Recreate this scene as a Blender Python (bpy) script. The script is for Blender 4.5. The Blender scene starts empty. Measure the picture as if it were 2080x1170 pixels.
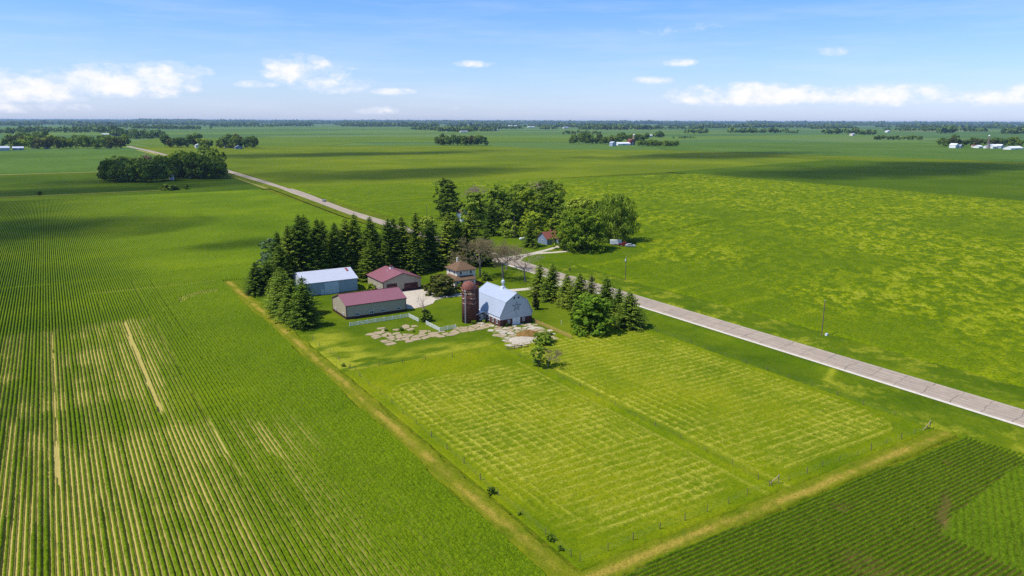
import bpy, bmesh, math, random
import numpy as np
from mathutils import Vector
random.seed(7)
rng = np.random.default_rng(11)
C = bpy.context.scene.collection
R = math.radians

# ------------------------------------------------------------------ camera, sky, sun
sc = bpy.context.scene
FPX, CX, CY, CAMH = 1480.0, 1040.0, 585.0, 57.0          # photograph pixels (2080 wide)
PITCH, YAW, ROLL = R(12.9013), R(32.0879), math.atan(6 / 2080)
fw = Vector((math.sin(YAW) * math.cos(PITCH), math.cos(YAW) * math.cos(PITCH), -math.sin(PITCH)))
rt0 = Vector((math.cos(YAW), -math.sin(YAW), 0))
up0 = rt0.cross(fw)
rt = rt0 * math.cos(ROLL) + up0 * math.sin(ROLL)
up = rt.cross(fw)
cam_d = bpy.data.cameras.new('camera')
cam = bpy.data.objects.new('camera', cam_d)
C.objects.link(cam)
from mathutils import Matrix
m3 = Matrix((rt, up, -fw)).transposed()
cam.matrix_world = Matrix.Translation((0, 0, CAMH)) @ m3.to_4x4()
cam_d.sensor_width = 36
cam_d.lens = FPX / 2080 * 36
cam_d.clip_start = 0.5
cam_d.clip_end = 200000
sc.camera = cam

SUN_EL = R(58)
SUN_AZ = math.atan2(-0.975, 0.22)                        # from +Y towards +X
sun_dir = Vector((math.sin(SUN_AZ) * math.cos(SUN_EL), math.cos(SUN_AZ) * math.cos(SUN_EL), math.sin(SUN_EL)))
sd = bpy.data.lights.new('sun', 'SUN')
sd.energy = 4.3
sd.angle = R(0.55)
sd.color = (1.0, 0.95, 0.86)
sun = bpy.data.objects.new('sun', sd)
C.objects.link(sun)
sun.rotation_euler = (-sun_dir).to_track_quat('-Z', 'Y').to_euler()

sc.view_settings.view_transform = 'Standard'
sc.view_settings.look = 'None'
sc.view_settings.exposure = 0.35
sc.view_settings.gamma = 1.0
sc.cycles.use_denoising = False
sc.cycles.volume_bounces = 0
sc.cycles.max_bounces = 5
sc.cycles.diffuse_bounces = 2
sc.cycles.transparent_max_bounces = 12


def P(x, y, z=0.0):                                      # photo pixel -> point at height z
    d = fw + rt * ((x - CX) / FPX) + up * ((CY - y) / FPX)
    t = (z - CAMH) / d.z
    return Vector((0, 0, CAMH)) + d * t


def height_to(x, y, ytop):                               # height of an upright thing standing at pixel (x,y)
    g = P(x, y)
    lo, hi = 0.0, 90.0
    for _ in range(40):
        m = (lo + hi) / 2
        v = Vector((g.x, g.y, m - CAMH))
        py = CY - FPX * v.dot(up) / v.dot(fw)
        if py > ytop: lo = m
        else: hi = m
    return lo


def L(r, g, b):
    f = lambda c: (c / 255 / 12.92) if c / 255 <= 0.04045 else ((c / 255 + 0.055) / 1.055) ** 2.4
    return (f(r), f(g), f(b), 1)


# ------------------------------------------------------------------ node helper
class Mt:
    def __init__(s, name, rough=0.9, spec=0.02, metal=0.0):
        s.m = bpy.data.materials.new(name)
        s.m.use_nodes = True
        s.nt = s.m.node_tree
        s.b = s.nt.nodes['Principled BSDF']
        s.out = s.nt.nodes['Material Output']
        s.b.inputs['Roughness'].default_value = rough
        s.b.inputs['Specular IOR Level'].default_value = spec
        s.b.inputs['Metallic'].default_value = metal

    def n(s, t, **kw):
        o = s.nt.nodes.new(t)
        for k, v in kw.items(): setattr(o, k, v)
        return o

    def put(s, sock, v):
        if isinstance(v, bpy.types.NodeSocket): s.nt.links.new(v, sock)
        elif v is not None: sock.default_value = v

    def pos(s): return s.n('ShaderNodeNewGeometry').outputs['Position']
    def obj(s): return s.n('ShaderNodeTexCoord').outputs['Object']
    def uv(s): return s.n('ShaderNodeTexCoord').outputs['UV']
    def attr(s, a):
        o = s.n('ShaderNodeAttribute'); o.attribute_name = a
        return o.outputs['Fac']
    def rnd(s): return s.n('ShaderNodeObjectInfo').outputs['Random']

    def scaled(s, vec, k, loc=(0, 0, 0)):
        o = s.n('ShaderNodeMapping')
        s.put(o.inputs['Vector'], vec); o.inputs['Scale'].default_value = k; o.inputs['Location'].default_value = loc
        return o.outputs[0]

    def noise(s, vec, scale, detail=4, rough=0.55, dist=0.0):
        o = s.n('ShaderNodeTexNoise')
        s.put(o.inputs['Vector'], vec)
        o.inputs['Scale'].default_value = scale; o.inputs['Detail'].default_value = detail
        o.inputs['Roughness'].default_value = rough; o.inputs['Distortion'].default_value = dist
        return o.outputs['Fac']

    def vor(s, vec, scale, feature='F1', out='Distance'):
        o = s.n('ShaderNodeTexVoronoi', feature=feature)
        s.put(o.inputs['Vector'], vec); o.inputs['Scale'].default_value = scale
        return o.outputs[out]

    def wave(s, vec, scale, axis='X', dist=0.0, dscale=1.0, profile='SIN'):
        o = s.n('ShaderNodeTexWave', bands_direction=axis, wave_profile=profile)
        s.put(o.inputs['Vector'], vec)
        o.inputs['Scale'].default_value = scale; o.inputs['Distortion'].default_value = dist
        o.inputs['Detail Scale'].default_value = dscale
        return o.outputs['Fac']

    def ramp(s, fac, stops, mode='LINEAR'):
        o = s.n('ShaderNodeValToRGB')
        s.put(o.inputs[0], fac)
        cr = o.color_ramp; cr.interpolation = mode
        while len(cr.elements) < len(stops): cr.elements.new(0.5)
        for e, (p, c) in zip(cr.elements, stops):
            e.position = p; e.color = c if not isinstance(c, (int, float)) else (c, c, c, 1)
        return o.outputs[0]

    def mix(s, fac, a, b, blend='MIX'):
        o = s.n('ShaderNodeMix', data_type='RGBA', blend_type=blend)
        s.put(o.inputs[0], fac); s.put(o.inputs[6], a); s.put(o.inputs[7], b)
        return o.outputs[2]

    def math(s, op, a, b=None, c=None, clamp=False):
        o = s.n('ShaderNodeMath', operation=op, use_clamp=clamp)
        s.put(o.inputs[0], a)
        if b is not None: s.put(o.inputs[1], b)
        if c is not None: s.put(o.inputs[2], c)
        return o.outputs[0]

    def sep(s, vec):
        o = s.n('ShaderNodeSeparateXYZ'); s.put(o.inputs[0], vec)
        return o.outputs

    def band(s, v, lo, hi, soft):                        # 1 inside lo..hi
        a = s.n('ShaderNodeMapRange', interpolation_type='SMOOTHSTEP'); s.put(a.inputs[0], v)
        a.inputs[1].default_value = lo - soft; a.inputs[2].default_value = lo + soft
        b = s.n('ShaderNodeMapRange', interpolation_type='SMOOTHSTEP'); s.put(b.inputs[0], v)
        b.inputs[1].default_value = hi - soft; b.inputs[2].default_value = hi + soft
        b.inputs[3].default_value = 1; b.inputs[4].default_value = 0
        return s.math('MULTIPLY', a.outputs[0], b.outputs[0])

    def color(s, v): s.put(s.b.inputs['Base Color'], v); return s

    def bump(s, h, strength=0.5, dist=0.05):
        o = s.n('ShaderNodeBump')
        o.inputs['Strength'].default_value = strength; o.inputs['Distance'].default_value = dist
        s.put(o.inputs['Height'], h)
        s.nt.links.new(o.outputs[0], s.b.inputs['Normal'])
        return s

    def translucent(s, fac, col):
        t = s.n('ShaderNodeBsdfTranslucent'); s.put(t.inputs[0], col)
        x = s.n('ShaderNodeMixShader'); x.inputs[0].default_value = fac
        s.nt.links.new(s.b.outputs[0], x.inputs[1]); s.nt.links.new(t.outputs[0], x.inputs[2])
        s.nt.links.new(x.outputs[0], s.out.inputs['Surface'])
        return s


# ------------------------------------------------------------------ world: Nishita sky with cumulus low over the horizon
w = bpy.data.worlds.new('World')
sc.world = w
w.use_nodes = True
W = Mt.__new__(Mt)
W.nt = w.node_tree
sky = W.n('ShaderNodeTexSky', sky_type='NISHITA')
sky.sun_disc = False
sky.sun_elevation = SUN_EL
sky.sun_rotation = SUN_AZ
sky.air_density = 1.0
sky.dust_density = 0.4
sky.ozone_density = 2.5
dirv = W.n('ShaderNodeTexCoord').outputs['Generated']
xyz = W.sep(dirv)
el = W.math('ARCSINE', xyz[2])
az = W.math('ARCTAN2', xyz[0], xyz[1])
tint = W.ramp(W.math('MULTIPLY', el, 1 / 0.35), [(0.0, (0.78, 0.92, 1.55, 1)), (0.10, (0.77, 0.90, 1.34, 1)), (0.25, (0.70, 0.87, 1.2, 1)), (0.45, (0.53, 0.82, 1.23, 1)), (1.0, (0.6, 0.95, 1.35, 1))])
skyc = W.mix(1.0, sky.outputs[0], tint, 'MULTIPLY')


def az_el(px, py):
    d = (fw + rt * ((px - CX) / FPX) + up * ((CY - py) / FPX)).normalized()
    return math.atan2(d.x, d.y), math.asin(d.z)


# each cloud: centre, half width, height above and below its centre, strength
CL = [((40, 186), 130, 42, 24, 1.0), ((240, 176), 150, 44, 24, 1.0), ((330, 150), 95, 26, 26, 0.9), ((600, 140), 75, 34, 30, 0.9), ((650, 165), 120, 36, 28, 0.62), ((525, 172), 50, 10, 8, 0.7), ((800, 186), 55, 9, 8, 0.6),
      ((765, 226), 55, 13, 9, 0.8), ((962, 130), 55, 9, 8, 0.85), ((720, 139), 22, 6, 5, 0.6), ((1383, 128), 38, 10, 8, 0.8), ((1330, 164), 70, 11, 8, 0.6),
      ((1520, 200), 180, 34, 18, 1.0), ((1525, 182), 75, 18, 20, 0.9), ((1800, 198), 140, 30, 18, 0.95), ((1690, 106), 38, 13, 13, 0.45), ((2030, 204), 75, 24, 16, 0.8), ((1885, 123), 35, 5, 5, 0.3),
      ((935, 220), 30, 7, 6, 0.3), ((1400, 60), 190, 16, 14, 0.22), ((40, 218), 140, 12, 12, 0.5), ((2180, 190), 120, 30, 18, 0.9), ((-140, 170), 150, 40, 22, 0.9)]
cvec = W.n('ShaderNodeCombineXYZ')
W.put(cvec.inputs[0], az); W.put(cvec.inputs[1], W.math('MULTIPLY', el, 1.7))
n1 = W.noise(cvec.outputs[0], 26, 6, 0.58)
n2 = W.noise(cvec.outputs[0], 70, 5, 0.6)
total = None
for (pc, hw, hu, hd, stg) in CL:
    a0, e0 = az_el(*pc)
    k = 1 / FPX
    dx = W.math('MULTIPLY', W.math('SUBTRACT', az, a0), 1 / (hw * k * 1.02))
    dy = W.math('SUBTRACT', el, e0)
    dyu = W.math('MAXIMUM', W.math('MULTIPLY', dy, 1 / (hu * k)), W.math('MULTIPLY', dy, -1 / (hd * k)))
    r2 = W.math('ADD', W.math('POWER', W.math('ABSOLUTE', dx), 2.4), W.math('POWER', W.math('ABSOLUTE', dyu), 2.0))
    v = W.math('MULTIPLY', W.math('SUBTRACT', 1.0, r2, clamp=True), stg)
    total = v if total is None else W.math('MAXIMUM', total, v)
dens = W.math('ADD', total, W.math('MULTIPLY', W.math('SUBTRACT', n1, 0.55), 2.3))
dens = W.math('ADD', dens, W.math('MULTIPLY', W.math('SUBTRACT', n2, 0.5), 0.8))
dens = W.math('MULTIPLY', dens, W.math('MULTIPLY', total, 4.0, clamp=True))
alpha = W.ramp(dens, [(0.05, 0.0), (0.38, 0.30), (0.72, 0.64), (1.05, 0.82)], 'EASE')
ccol = W.ramp(W.math('ADD', dens, W.math('MULTIPLY', n2, 0.35)), [(0.15, (5.2, 5.9, 7.6, 1)), (0.65, (6.9, 7.0, 7.6, 1)), (1.05, (7.9, 7.6, 7.5, 1))])
wisp = W.noise(W.scaled(cvec.outputs[0], (3.0, 16.0, 1.0)), 1.6, 5, 0.62)
wispf = W.math('MULTIPLY', W.ramp(wisp, [(0.45, 0.0), (0.8, 1.0)]), 0.22)
skyw = W.mix(wispf, skyc, (6.3, 6.6, 7.9, 1))
allc = W.mix(alpha, skyw, ccol)
bg = w.node_tree.nodes['Background']
W.put(bg.inputs[0], allc)
bg.inputs[1].default_value = 0.11


# ------------------------------------------------------------------ mesh helpers
def tag(o, label=None, cat=None, group=None, kind=None):
    if label: o['label'] = label
    if cat: o['category'] = cat
    if group: o['group'] = group
    if kind: o['kind'] = kind
    return o


def thing(name, label, cat, loc=(0, 0, 0), group=None, rz=0.0):
    o = bpy.data.objects.new(name, None)
    o.empty_display_size = 0.3
    o.location = loc; o.rotation_euler = (0, 0, rz)
    C.objects.link(o)
    return tag(o, label, cat, group)


def link(name, me, parent=None, mats=()):
    for m in mats: me.materials.append(m)
    o = bpy.data.objects.new(name, me)
    C.objects.link(o)
    if parent: o.parent = parent
    return o


def np_mesh(name, V, Q, mat, attrs=None, smooth=False):
    V = np.ascontiguousarray(V, np.float32); Q = np.ascontiguousarray(Q, np.int32)
    me = bpy.data.meshes.new(name)
    k = Q.shape[1]
    me.vertices.add(len(V)); me.vertices.foreach_set('co', V.ravel())
    me.loops.add(Q.size); me.loops.foreach_set('vertex_index', Q.ravel())
    me.polygons.add(len(Q)); me.polygons.foreach_set('loop_start', np.arange(0, Q.size, k, dtype=np.int32))
    if smooth: me.polygons.foreach_set('use_smooth', np.ones(len(Q), bool))
    for a, d in (attrs or {}).items():
        at = me.attributes.new(a, 'FLOAT', 'POINT'); at.data.foreach_set('value', np.ascontiguousarray(d, np.float32).ravel())
    me.update(calc_edges=True)
    if mat: me.materials.append(mat)
    return me


class MB:                                                # gathers shapes in world space into one mesh
    def __init__(s): s.v = []; s.f = []; s.mi = []
    def poly(s, pts, mi=0):
        k = len(s.v); s.v += [tuple(p) for p in pts]; s.f.append(list(range(k, k + len(pts)))); s.mi.append(mi); return s
    def box(s, x0, x1, y0, y1, z0, z1, mi=0):
        p = [(x0, y0, z0), (x1, y0, z0), (x1, y1, z0), (x0, y1, z0), (x0, y0, z1), (x1, y0, z1), (x1, y1, z1), (x0, y1, z1)]
        k = len(s.v); s.v += p
        for f in ((0, 3, 2, 1), (4, 5, 6, 7), (0, 1, 5, 4), (1, 2, 6, 5), (2, 3, 7, 6), (3, 0, 4, 7)):
            s.f.append([k + i for i in f]); s.mi.append(mi)
        return s
    def slab(s, quad, th, mi=0):                         # plate of thickness th under a polygon
        q = [Vector(p) for p in quad]
        n = (q[1] - q[0]).cross(q[2] - q[0]).normalized()
        if n.z < 0: n = -n
        b = [p - n * th for p in q]
        k = len(s.v); m = len(q); s.v += [tuple(p) for p in q + b]
        s.f.append([k + i for i in range(m)]); s.f.append([k + m + i for i in reversed(range(m))])
        s.mi += [mi, mi]
        for i in range(m):
            j = (i + 1) % m
            s.f.append([k + i, k + m + i, k + m + j, k + j]); s.mi.append(mi)
        return s
    def extrude(s, pts, axis, a, b, mi=0):               # closed 2D outline pushed along an axis
        def at(p, t): return (t, p[0], p[1]) if axis == 'x' else ((p[0], t, p[1]) if axis == 'y' else (p[0], p[1], t))
        k = len(s.v); m = len(pts); s.v += [at(p, a) for p in pts] + [at(p, b) for p in pts]
        s.f.append([k + i for i in range(m)]); s.f.append([k + m + i for i in reversed(range(m))]); s.mi += [mi, mi]
        for i in range(m):
            j = (i + 1) % m
            s.f.append([k + i, k + m + i, k + m + j, k + j]); s.mi.append(mi)
        return s
    def tube(s, a, b, r0, r1=None, n=8, mi=0):
        r1 = r0 if r1 is None else r1
        a = Vector(a); b = Vector(b); d = (b - a)
        if d.length < 1e-6: return s
        d.normalize(); u_ = d.orthogonal().normalized(); v_ = d.cross(u_)
        k = len(s.v)
        for p, r in ((a, r0), (b, r1)):
            for i in range(n):
                t = 2 * math.pi * i / n
                s.v.append(tuple(p + (u_ * math.cos(t) + v_ * math.sin(t)) * r))
        for i in range(n):
            j = (i + 1) % n
            s.f.append([k + i, k + j, k + n + j, k + n + i]); s.mi.append(mi)
        s.f.append([k + i for i in reversed(range(n))]); s.f.append([k + n + i for i in range(n)]); s.mi += [mi, mi]
        return s
    def lathe(s, c, prof, n=20, mi=0):                   # prof: (radius, z) from bottom to top
        k = len(s.v)
        for r, z in prof:
            for i in range(n):
                t = 2 * math.pi * i / n
                s.v.append((c[0] + r * math.cos(t), c[1] + r * math.sin(t), c[2] + z))
        for q in range(len(prof) - 1):
            for i in range(n):
                j = (i + 1) % n
                s.f.append([k + q * n + i, k + q * n + j, k + (q + 1) * n + j, k + (q + 1) * n + i]); s.mi.append(mi)
        s.f.append([k + i for i in reversed(range(n))]); s.f.append([k + (len(prof) - 1) * n + i for i in range(n)]); s.mi += [mi, mi]
        return s
    def build(s, name, mats, parent=None, smooth=False, origin=None):
        mats = mats if isinstance(mats, (list, tuple)) else [mats]
        o = Vector((0, 0, 0))
        p = parent
        while p is not None: o = o + Vector(p.location); p = p.parent
        if origin is not None: o = Vector(origin)
        me = bpy.data.meshes.new(name)
        me.from_pydata([(a - o.x, b - o.y, c - o.z) for a, b, c in s.v], [], s.f)
        for m in mats: me.materials.append(m)
        for pl, mi in zip(me.polygons, s.mi):
            pl.material_index = mi; pl.use_smooth = smooth
        bm = bmesh.new(); bm.from_mesh(me); bmesh.ops.recalc_face_normals(bm, faces=bm.faces); bm.to_mesh(me); bm.free()
        ob = bpy.data.objects.new(name, me); C.objects.link(ob)
        if parent: ob.parent = parent
        elif origin is not None: ob.location = o
        return ob


_tab = np.random.default_rng(5).random((512, 512)).astype(np.float32)


def vn(x, y, s, seed=0):                                 # value noise, feature size s metres
    x = np.asarray(x, np.float64) / s + seed * 37.17; y = np.asarray(y, np.float64) / s + seed * 91.7
    xi = np.floor(x).astype(int); yi = np.floor(y).astype(int)
    fx = x - xi; fy = y - yi
    fx = fx * fx * (3 - 2 * fx); fy = fy * fy * (3 - 2 * fy)
    xi &= 511; yi &= 511; xj = (xi + 1) & 511; yj = (yi + 1) & 511
    return (_tab[xi, yi] * (1 - fx) * (1 - fy) + _tab[xj, yi] * fx * (1 - fy) + _tab[xi, yj] * (1 - fx) * fy + _tab[xj, yj] * fx * fy)


def fbm(x, y, s, o=4, seed=0, g=0.55):
    t = 0; a = 0.5; n = 0
    for i in range(o):
        t = t + a * vn(x, y, s / 2 ** i, seed + i); n += a; a *= g
    return t / n


def sstep(v, a, b):
    t = np.clip((v - a) / (b - a), 0, 1); return t * t * (3 - 2 * t)


def grid(name, xs, ys, fn, mat, keep=None, kind='structure', smooth=True, label=None, cat=None):
    X, Y = np.meshgrid(xs, ys)
    Z, attrs = fn(X, Y)
    V = np.stack([X, Y, Z], -1).reshape(-1, 3)
    nx, ny = len(xs), len(ys)
    i = np.arange(nx - 1)[None, :] + (np.arange(ny - 1) * nx)[:, None]
    Q = np.stack([i, i + 1, i + 1 + nx, i + nx], -1).reshape(-1, 4)
    V = V.reshape(ny, nx, 3)
    if keep is None:
        for sl in (np.s_[0, :], np.s_[-1, :], np.s_[:, 0], np.s_[:, -1]): V[sl][..., 2] = -0.06
    V = V.reshape(-1, 3)
    if keep is not None:
        xc = (xs[:-1] + xs[1:]) / 2; yc = (ys[:-1] + ys[1:]) / 2
        K = keep(*np.meshgrid(xc, yc))
        pad = np.pad(K, 1, constant_values=False)          # lay the crop down where the field ends
        rim = ~(pad[:-1, :-1] & pad[1:, :-1] & pad[:-1, 1:] & pad[1:, 1:])
        V[rim.ravel(), 2] = np.minimum(V[rim.ravel(), 2], 0.0)
        K = K.ravel()
        Q = Q[K]
        used = np.unique(Q); mp = np.zeros(len(V), np.int64); mp[used] = np.arange(len(used))
        V = V[used]; Q = mp[Q]; attrs = {k: np.asarray(v).ravel()[used] for k, v in attrs.items()}
    o = link(name, np_mesh(name, V, Q, mat, attrs, smooth))
    return tag(o, label, cat, kind=kind)


def sheet(name, pts, z, mat, kind='structure'):
    mb = MB(); mb.poly([(p[0], p[1], z) for p in pts])
    o = mb.build(name, mat)
    if o.data.polygons[0].normal.z < 0: o.data.flip_normals()
    return tag(o, kind=kind)


def inpoly(pts):
    pts = [(p[0], p[1]) for p in pts]
    def f(X, Y):
        r = np.zeros(X.shape, bool); j = len(pts) - 1
        for i in range(len(pts)):
            xi, yi = pts[i]; xj, yj = pts[j]
            if yi != yj:
                r ^= ((yi > Y) != (yj > Y)) & (X < (xj - xi) * (Y - yi) / (yj - yi) + xi)
            j = i
        return r
    return f


# ------------------------------------------------------------------ ground materials
def plain(name, col, rough=0.8, spec=0.2, metal=0.0, var=0.12, scale=1.5, bump=0.0):
    m = Mt(name, rough, spec, metal)
    p = m.obj()
    n = m.noise(p, scale, 5, 0.6)
    c = m.mix(n, tuple(x * (1 - var) for x in col[:3]) + (1,), tuple(min(1, x * (1 + var)) for x in col[:3]) + (1,))
    m.color(c)
    if bump: m.bump(m.noise(p, scale * 6, 4), bump, 0.03)
    return m.m


def far_ground_mat():
    m = Mt('far_fields')
    p = m.pos()
    br = m.n('ShaderNodeTexBrick'); br.offset = 0.37; br.squash = 1
    m.put(br.inputs['Vector'], m.scaled(p, (1, 1, 1), (130, 260, 0)))
    br.inputs['Color1'].default_value = (0, 0, 0, 1); br.inputs['Color2'].default_value = (1, 1, 1, 1); br.inputs['Mortar'].default_value = (0.5, 0.5, 0.5, 1)
    br.inputs['Scale'].default_value = 1 / 900; br.inputs['Mortar Size'].default_value = 0.006
    br.inputs['Brick Width'].default_value = 0.9; br.inputs['Row Height'].default_value = 0.44
    pick = m.ramp(br.outputs['Color'], [(0.0, (0.085, 0.14, 0.020, 1)), (0.2, (0.055, 0.11, 0.03, 1)), (0.42, (0.12, 0.18, 0.02, 1)), (0.6, (0.07, 0.13, 0.04, 1)),
                                        (0.78, (0.13, 0.18, 0.05, 1)), (0.9, (0.06, 0.13, 0.04, 1)), (0.97, (0.24, 0.22, 0.10, 1))], 'CONSTANT')
    n = m.noise(m.scaled(p, (1, 1, 0)), 0.006, 6, 0.6)
    c = m.mix(m.math('MULTIPLY', n, 0.7), pick, (0.09, 0.155, 0.03, 1))
    n2 = m.noise(m.scaled(p, (1, 1, 0)), 0.05, 4, 0.6)
    c = m.mix(m.math('MULTIPLY', n2, 0.35), c, (0.05, 0.10, 0.02, 1))
    m.color(c)
    return m.m


def crop_far_mat(name, c1, c2, c3, row='Y', s1=0.012, streak=0.5):
    m = Mt(name)
    p = m.scaled(m.pos(), (1, 1, 0))
    k = (1.0, 0.12, 0) if row == 'Y' else (0.12, 1.0, 0)
    n1 = m.noise(p, s1, 5, 0.6)
    n2 = m.noise(m.scaled(p, k), 0.12, 5, 0.65)
    n3 = m.noise(p, 0.5, 3, 0.6)
    c = m.ramp(n1, [(0.3, c1), (0.5, c2), (0.72, c3)])
    c = m.mix(m.math('MULTIPLY', n2, streak), c, tuple(x * 0.62 for x in c1[:3]) + (1,))
    c = m.mix(m.math('MULTIPLY', n3, 0.35), c, tuple(x * 0.6 for x in c2[:3]) + (1,))
    m.color(c)
    m.bump(n3, 0.6, 0.6)
    return m.m


def grass_mat(name, lo, mid, hi, dry, dryamt=0.3, scale=0.06):
    m = Mt(name)
    p = m.pos()
    n1 = m.noise(p, scale, 5, 0.62)
    n2 = m.noise(p, scale * 9, 5, 0.65)
    n3 = m.noise(p, 3.2, 3, 0.7)
    c = m.ramp(n1, [(0.28, lo), (0.5, mid), (0.74, hi)])
    d = m.math('MULTIPLY', m.ramp(n2, [(0.45, 0.0), (0.72, 1.0)]), dryamt)
    c = m.mix(d, c, dry)
    c = m.mix(m.math('MULTIPLY', m.ramp(n3, [(0.35, 1.0), (0.65, 0.0)]), 0.55), c, tuple(x * 0.45 for x in lo[:3]) + (1,))
    m.color(c)
    m.bump(m.math('ADD', n3, m.noise(p, 9, 2)), 0.7, 0.16)
    return m.m


def soy_mat(name, leaf1, leaf2, leaf3, soil1, soil2):
    m = Mt(name, 0.75)
    p = m.pos()
    big = m.noise(p, 0.018, 5, 0.6)
    fine = m.noise(p, 4.0, 3, 0.7)
    med = m.noise(p, 0.6, 4, 0.6); plant = m.noise(p, 1.5, 3, 0.75)
    leaf = m.ramp(big, [(0.32, leaf1), (0.52, leaf2), (0.72, leaf3)])
    leaf = m.mix(m.math('MULTIPLY', m.ramp(fine, [(0.4, 0.0), (0.7, 1.0)]), 0.5), leaf, tuple(min(1, x * 1.5) for x in leaf3[:3]) + (1,))
    leaf = m.mix(m.math('MULTIPLY', m.ramp(fine, [(0.3, 1.0), (0.5, 0.0)]), 0.5), leaf, tuple(x * 0.5 for x in leaf1[:3]) + (1,))
    leaf = m.mix(m.math('MULTIPLY', m.ramp(plant, [(0.52, 0.0), (0.68, 1.0)]), 0.42), leaf, tuple(min(1, x * 1.45) for x in leaf3[:3]) + (1,))
    leaf = m.mix(m.math('MULTIPLY', m.ramp(plant, [(0.34, 1.0), (0.48, 0.0)]), 0.5), leaf, tuple(x * 0.55 for x in leaf1[:3]) + (1,))
    soil = m.mix(med, soil1, soil2)
    c = m.mix(m.attr('canopy'), soil, leaf)
    m.color(c)
    m.bump(m.noise(p, 7, 3, 0.7), 0.8, 0.12)
    return m.m


M_far = far_ground_mat()
M_lawn = grass_mat('lawn_grass', (0.055, 0.11, 0.002, 1), (0.09, 0.150, 0.003, 1), (0.14, 0.19, 0.004, 1), (0.25, 0.24, 0.012, 1), 0.35)
M_verge = grass_mat('verge_grass', (0.055, 0.10, 0.002, 1), (0.10, 0.140, 0.003, 1), (0.16, 0.19, 0.005, 1), (0.33, 0.28, 0.02, 1), 0.55, 0.05)
M_strip = grass_mat('dry_strip_grass', (0.17, 0.20, 0.010, 1), (0.27, 0.245, 0.022, 1), (0.36, 0.27, 0.05, 1), (0.42, 0.30, 0.09, 1), 0.55, 0.12)
M_soyL = soy_mat('soybean_rows_left', (0.039, 0.082, 0.002, 1), (0.074, 0.124, 0.002, 1), (0.134, 0.184, 0.003, 1), (0.44, 0.36, 0.12, 1), (0.30, 0.25, 0.06, 1))
M_soyR = soy_mat('soybean_rows_right', (0.042, 0.094, 0.002, 1), (0.068, 0.124, 0.003, 1), (0.110, 0.162, 0.004, 1), (0.10, 0.085, 0.025, 1), (0.18, 0.12, 0.035, 1))
M_gravel = plain('gravel', (0.46, 0.40, 0.31), 0.95, 0.05, var=0.3, scale=0.8, bump=0.4)


def oat_mat():
    m = Mt('oat_field')
    p = m.pos()
    a = m.attr('lodge')
    big = m.noise(p, 0.008, 5, 0.6)
    fine = m.noise(p, 1.3, 4, 0.7)
    c = m.ramp(a, [(0.0, (0.050, 0.080, 0.001, 1)), (0.36, (0.106, 0.158, 0.002, 1)), (0.62, (0.165, 0.212, 0.003, 1)), (0.85, (0.25, 0.285, 0.006, 1)), (1.0, (0.31, 0.325, 0.02, 1))])
    c = m.mix(m.math('MULTIPLY', m.ramp(big, [(0.35, 0.0), (0.7, 1.0)]), 0.35), c, (0.06, 0.105, 0.002, 1))
    c = m.mix(m.math('MULTIPLY', m.ramp(fine, [(0.38, 1.0), (0.56, 0.0)]), 0.6), c, (0.035, 0.075, 0.002, 1))
    m.color(c)
    m.bump(fine, 1.0, 0.45)
    return m.m


def hay_mat():
    m = Mt('mown_pasture')
    p = m.pos()
    a = m.attr('hay')
    big = m.noise(p, 0.05, 5, 0.62)
    fine = m.noise(p, 2.6, 4, 0.7)
    g = m.ramp(big, [(0.3, (0.085, 0.135, 0.002, 1)), (0.5, (0.155, 0.192, 0.003, 1)), (0.7, (0.22, 0.232, 0.005, 1))])
    h = m.mix(fine, (0.25, 0.25, 0.008, 1), (0.42, 0.385, 0.06, 1))
    c = m.mix(a, g, h)
    c = m.mix(m.math('MULTIPLY', m.ramp(fine, [(0.38, 1.0), (0.56, 0.0)]), 0.55), c, (0.05, 0.10, 0.003, 1))
    m.color(c)
    m.bump(m.noise(p, 6, 3, 0.7), 0.8, 0.15)
    return m.m


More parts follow.
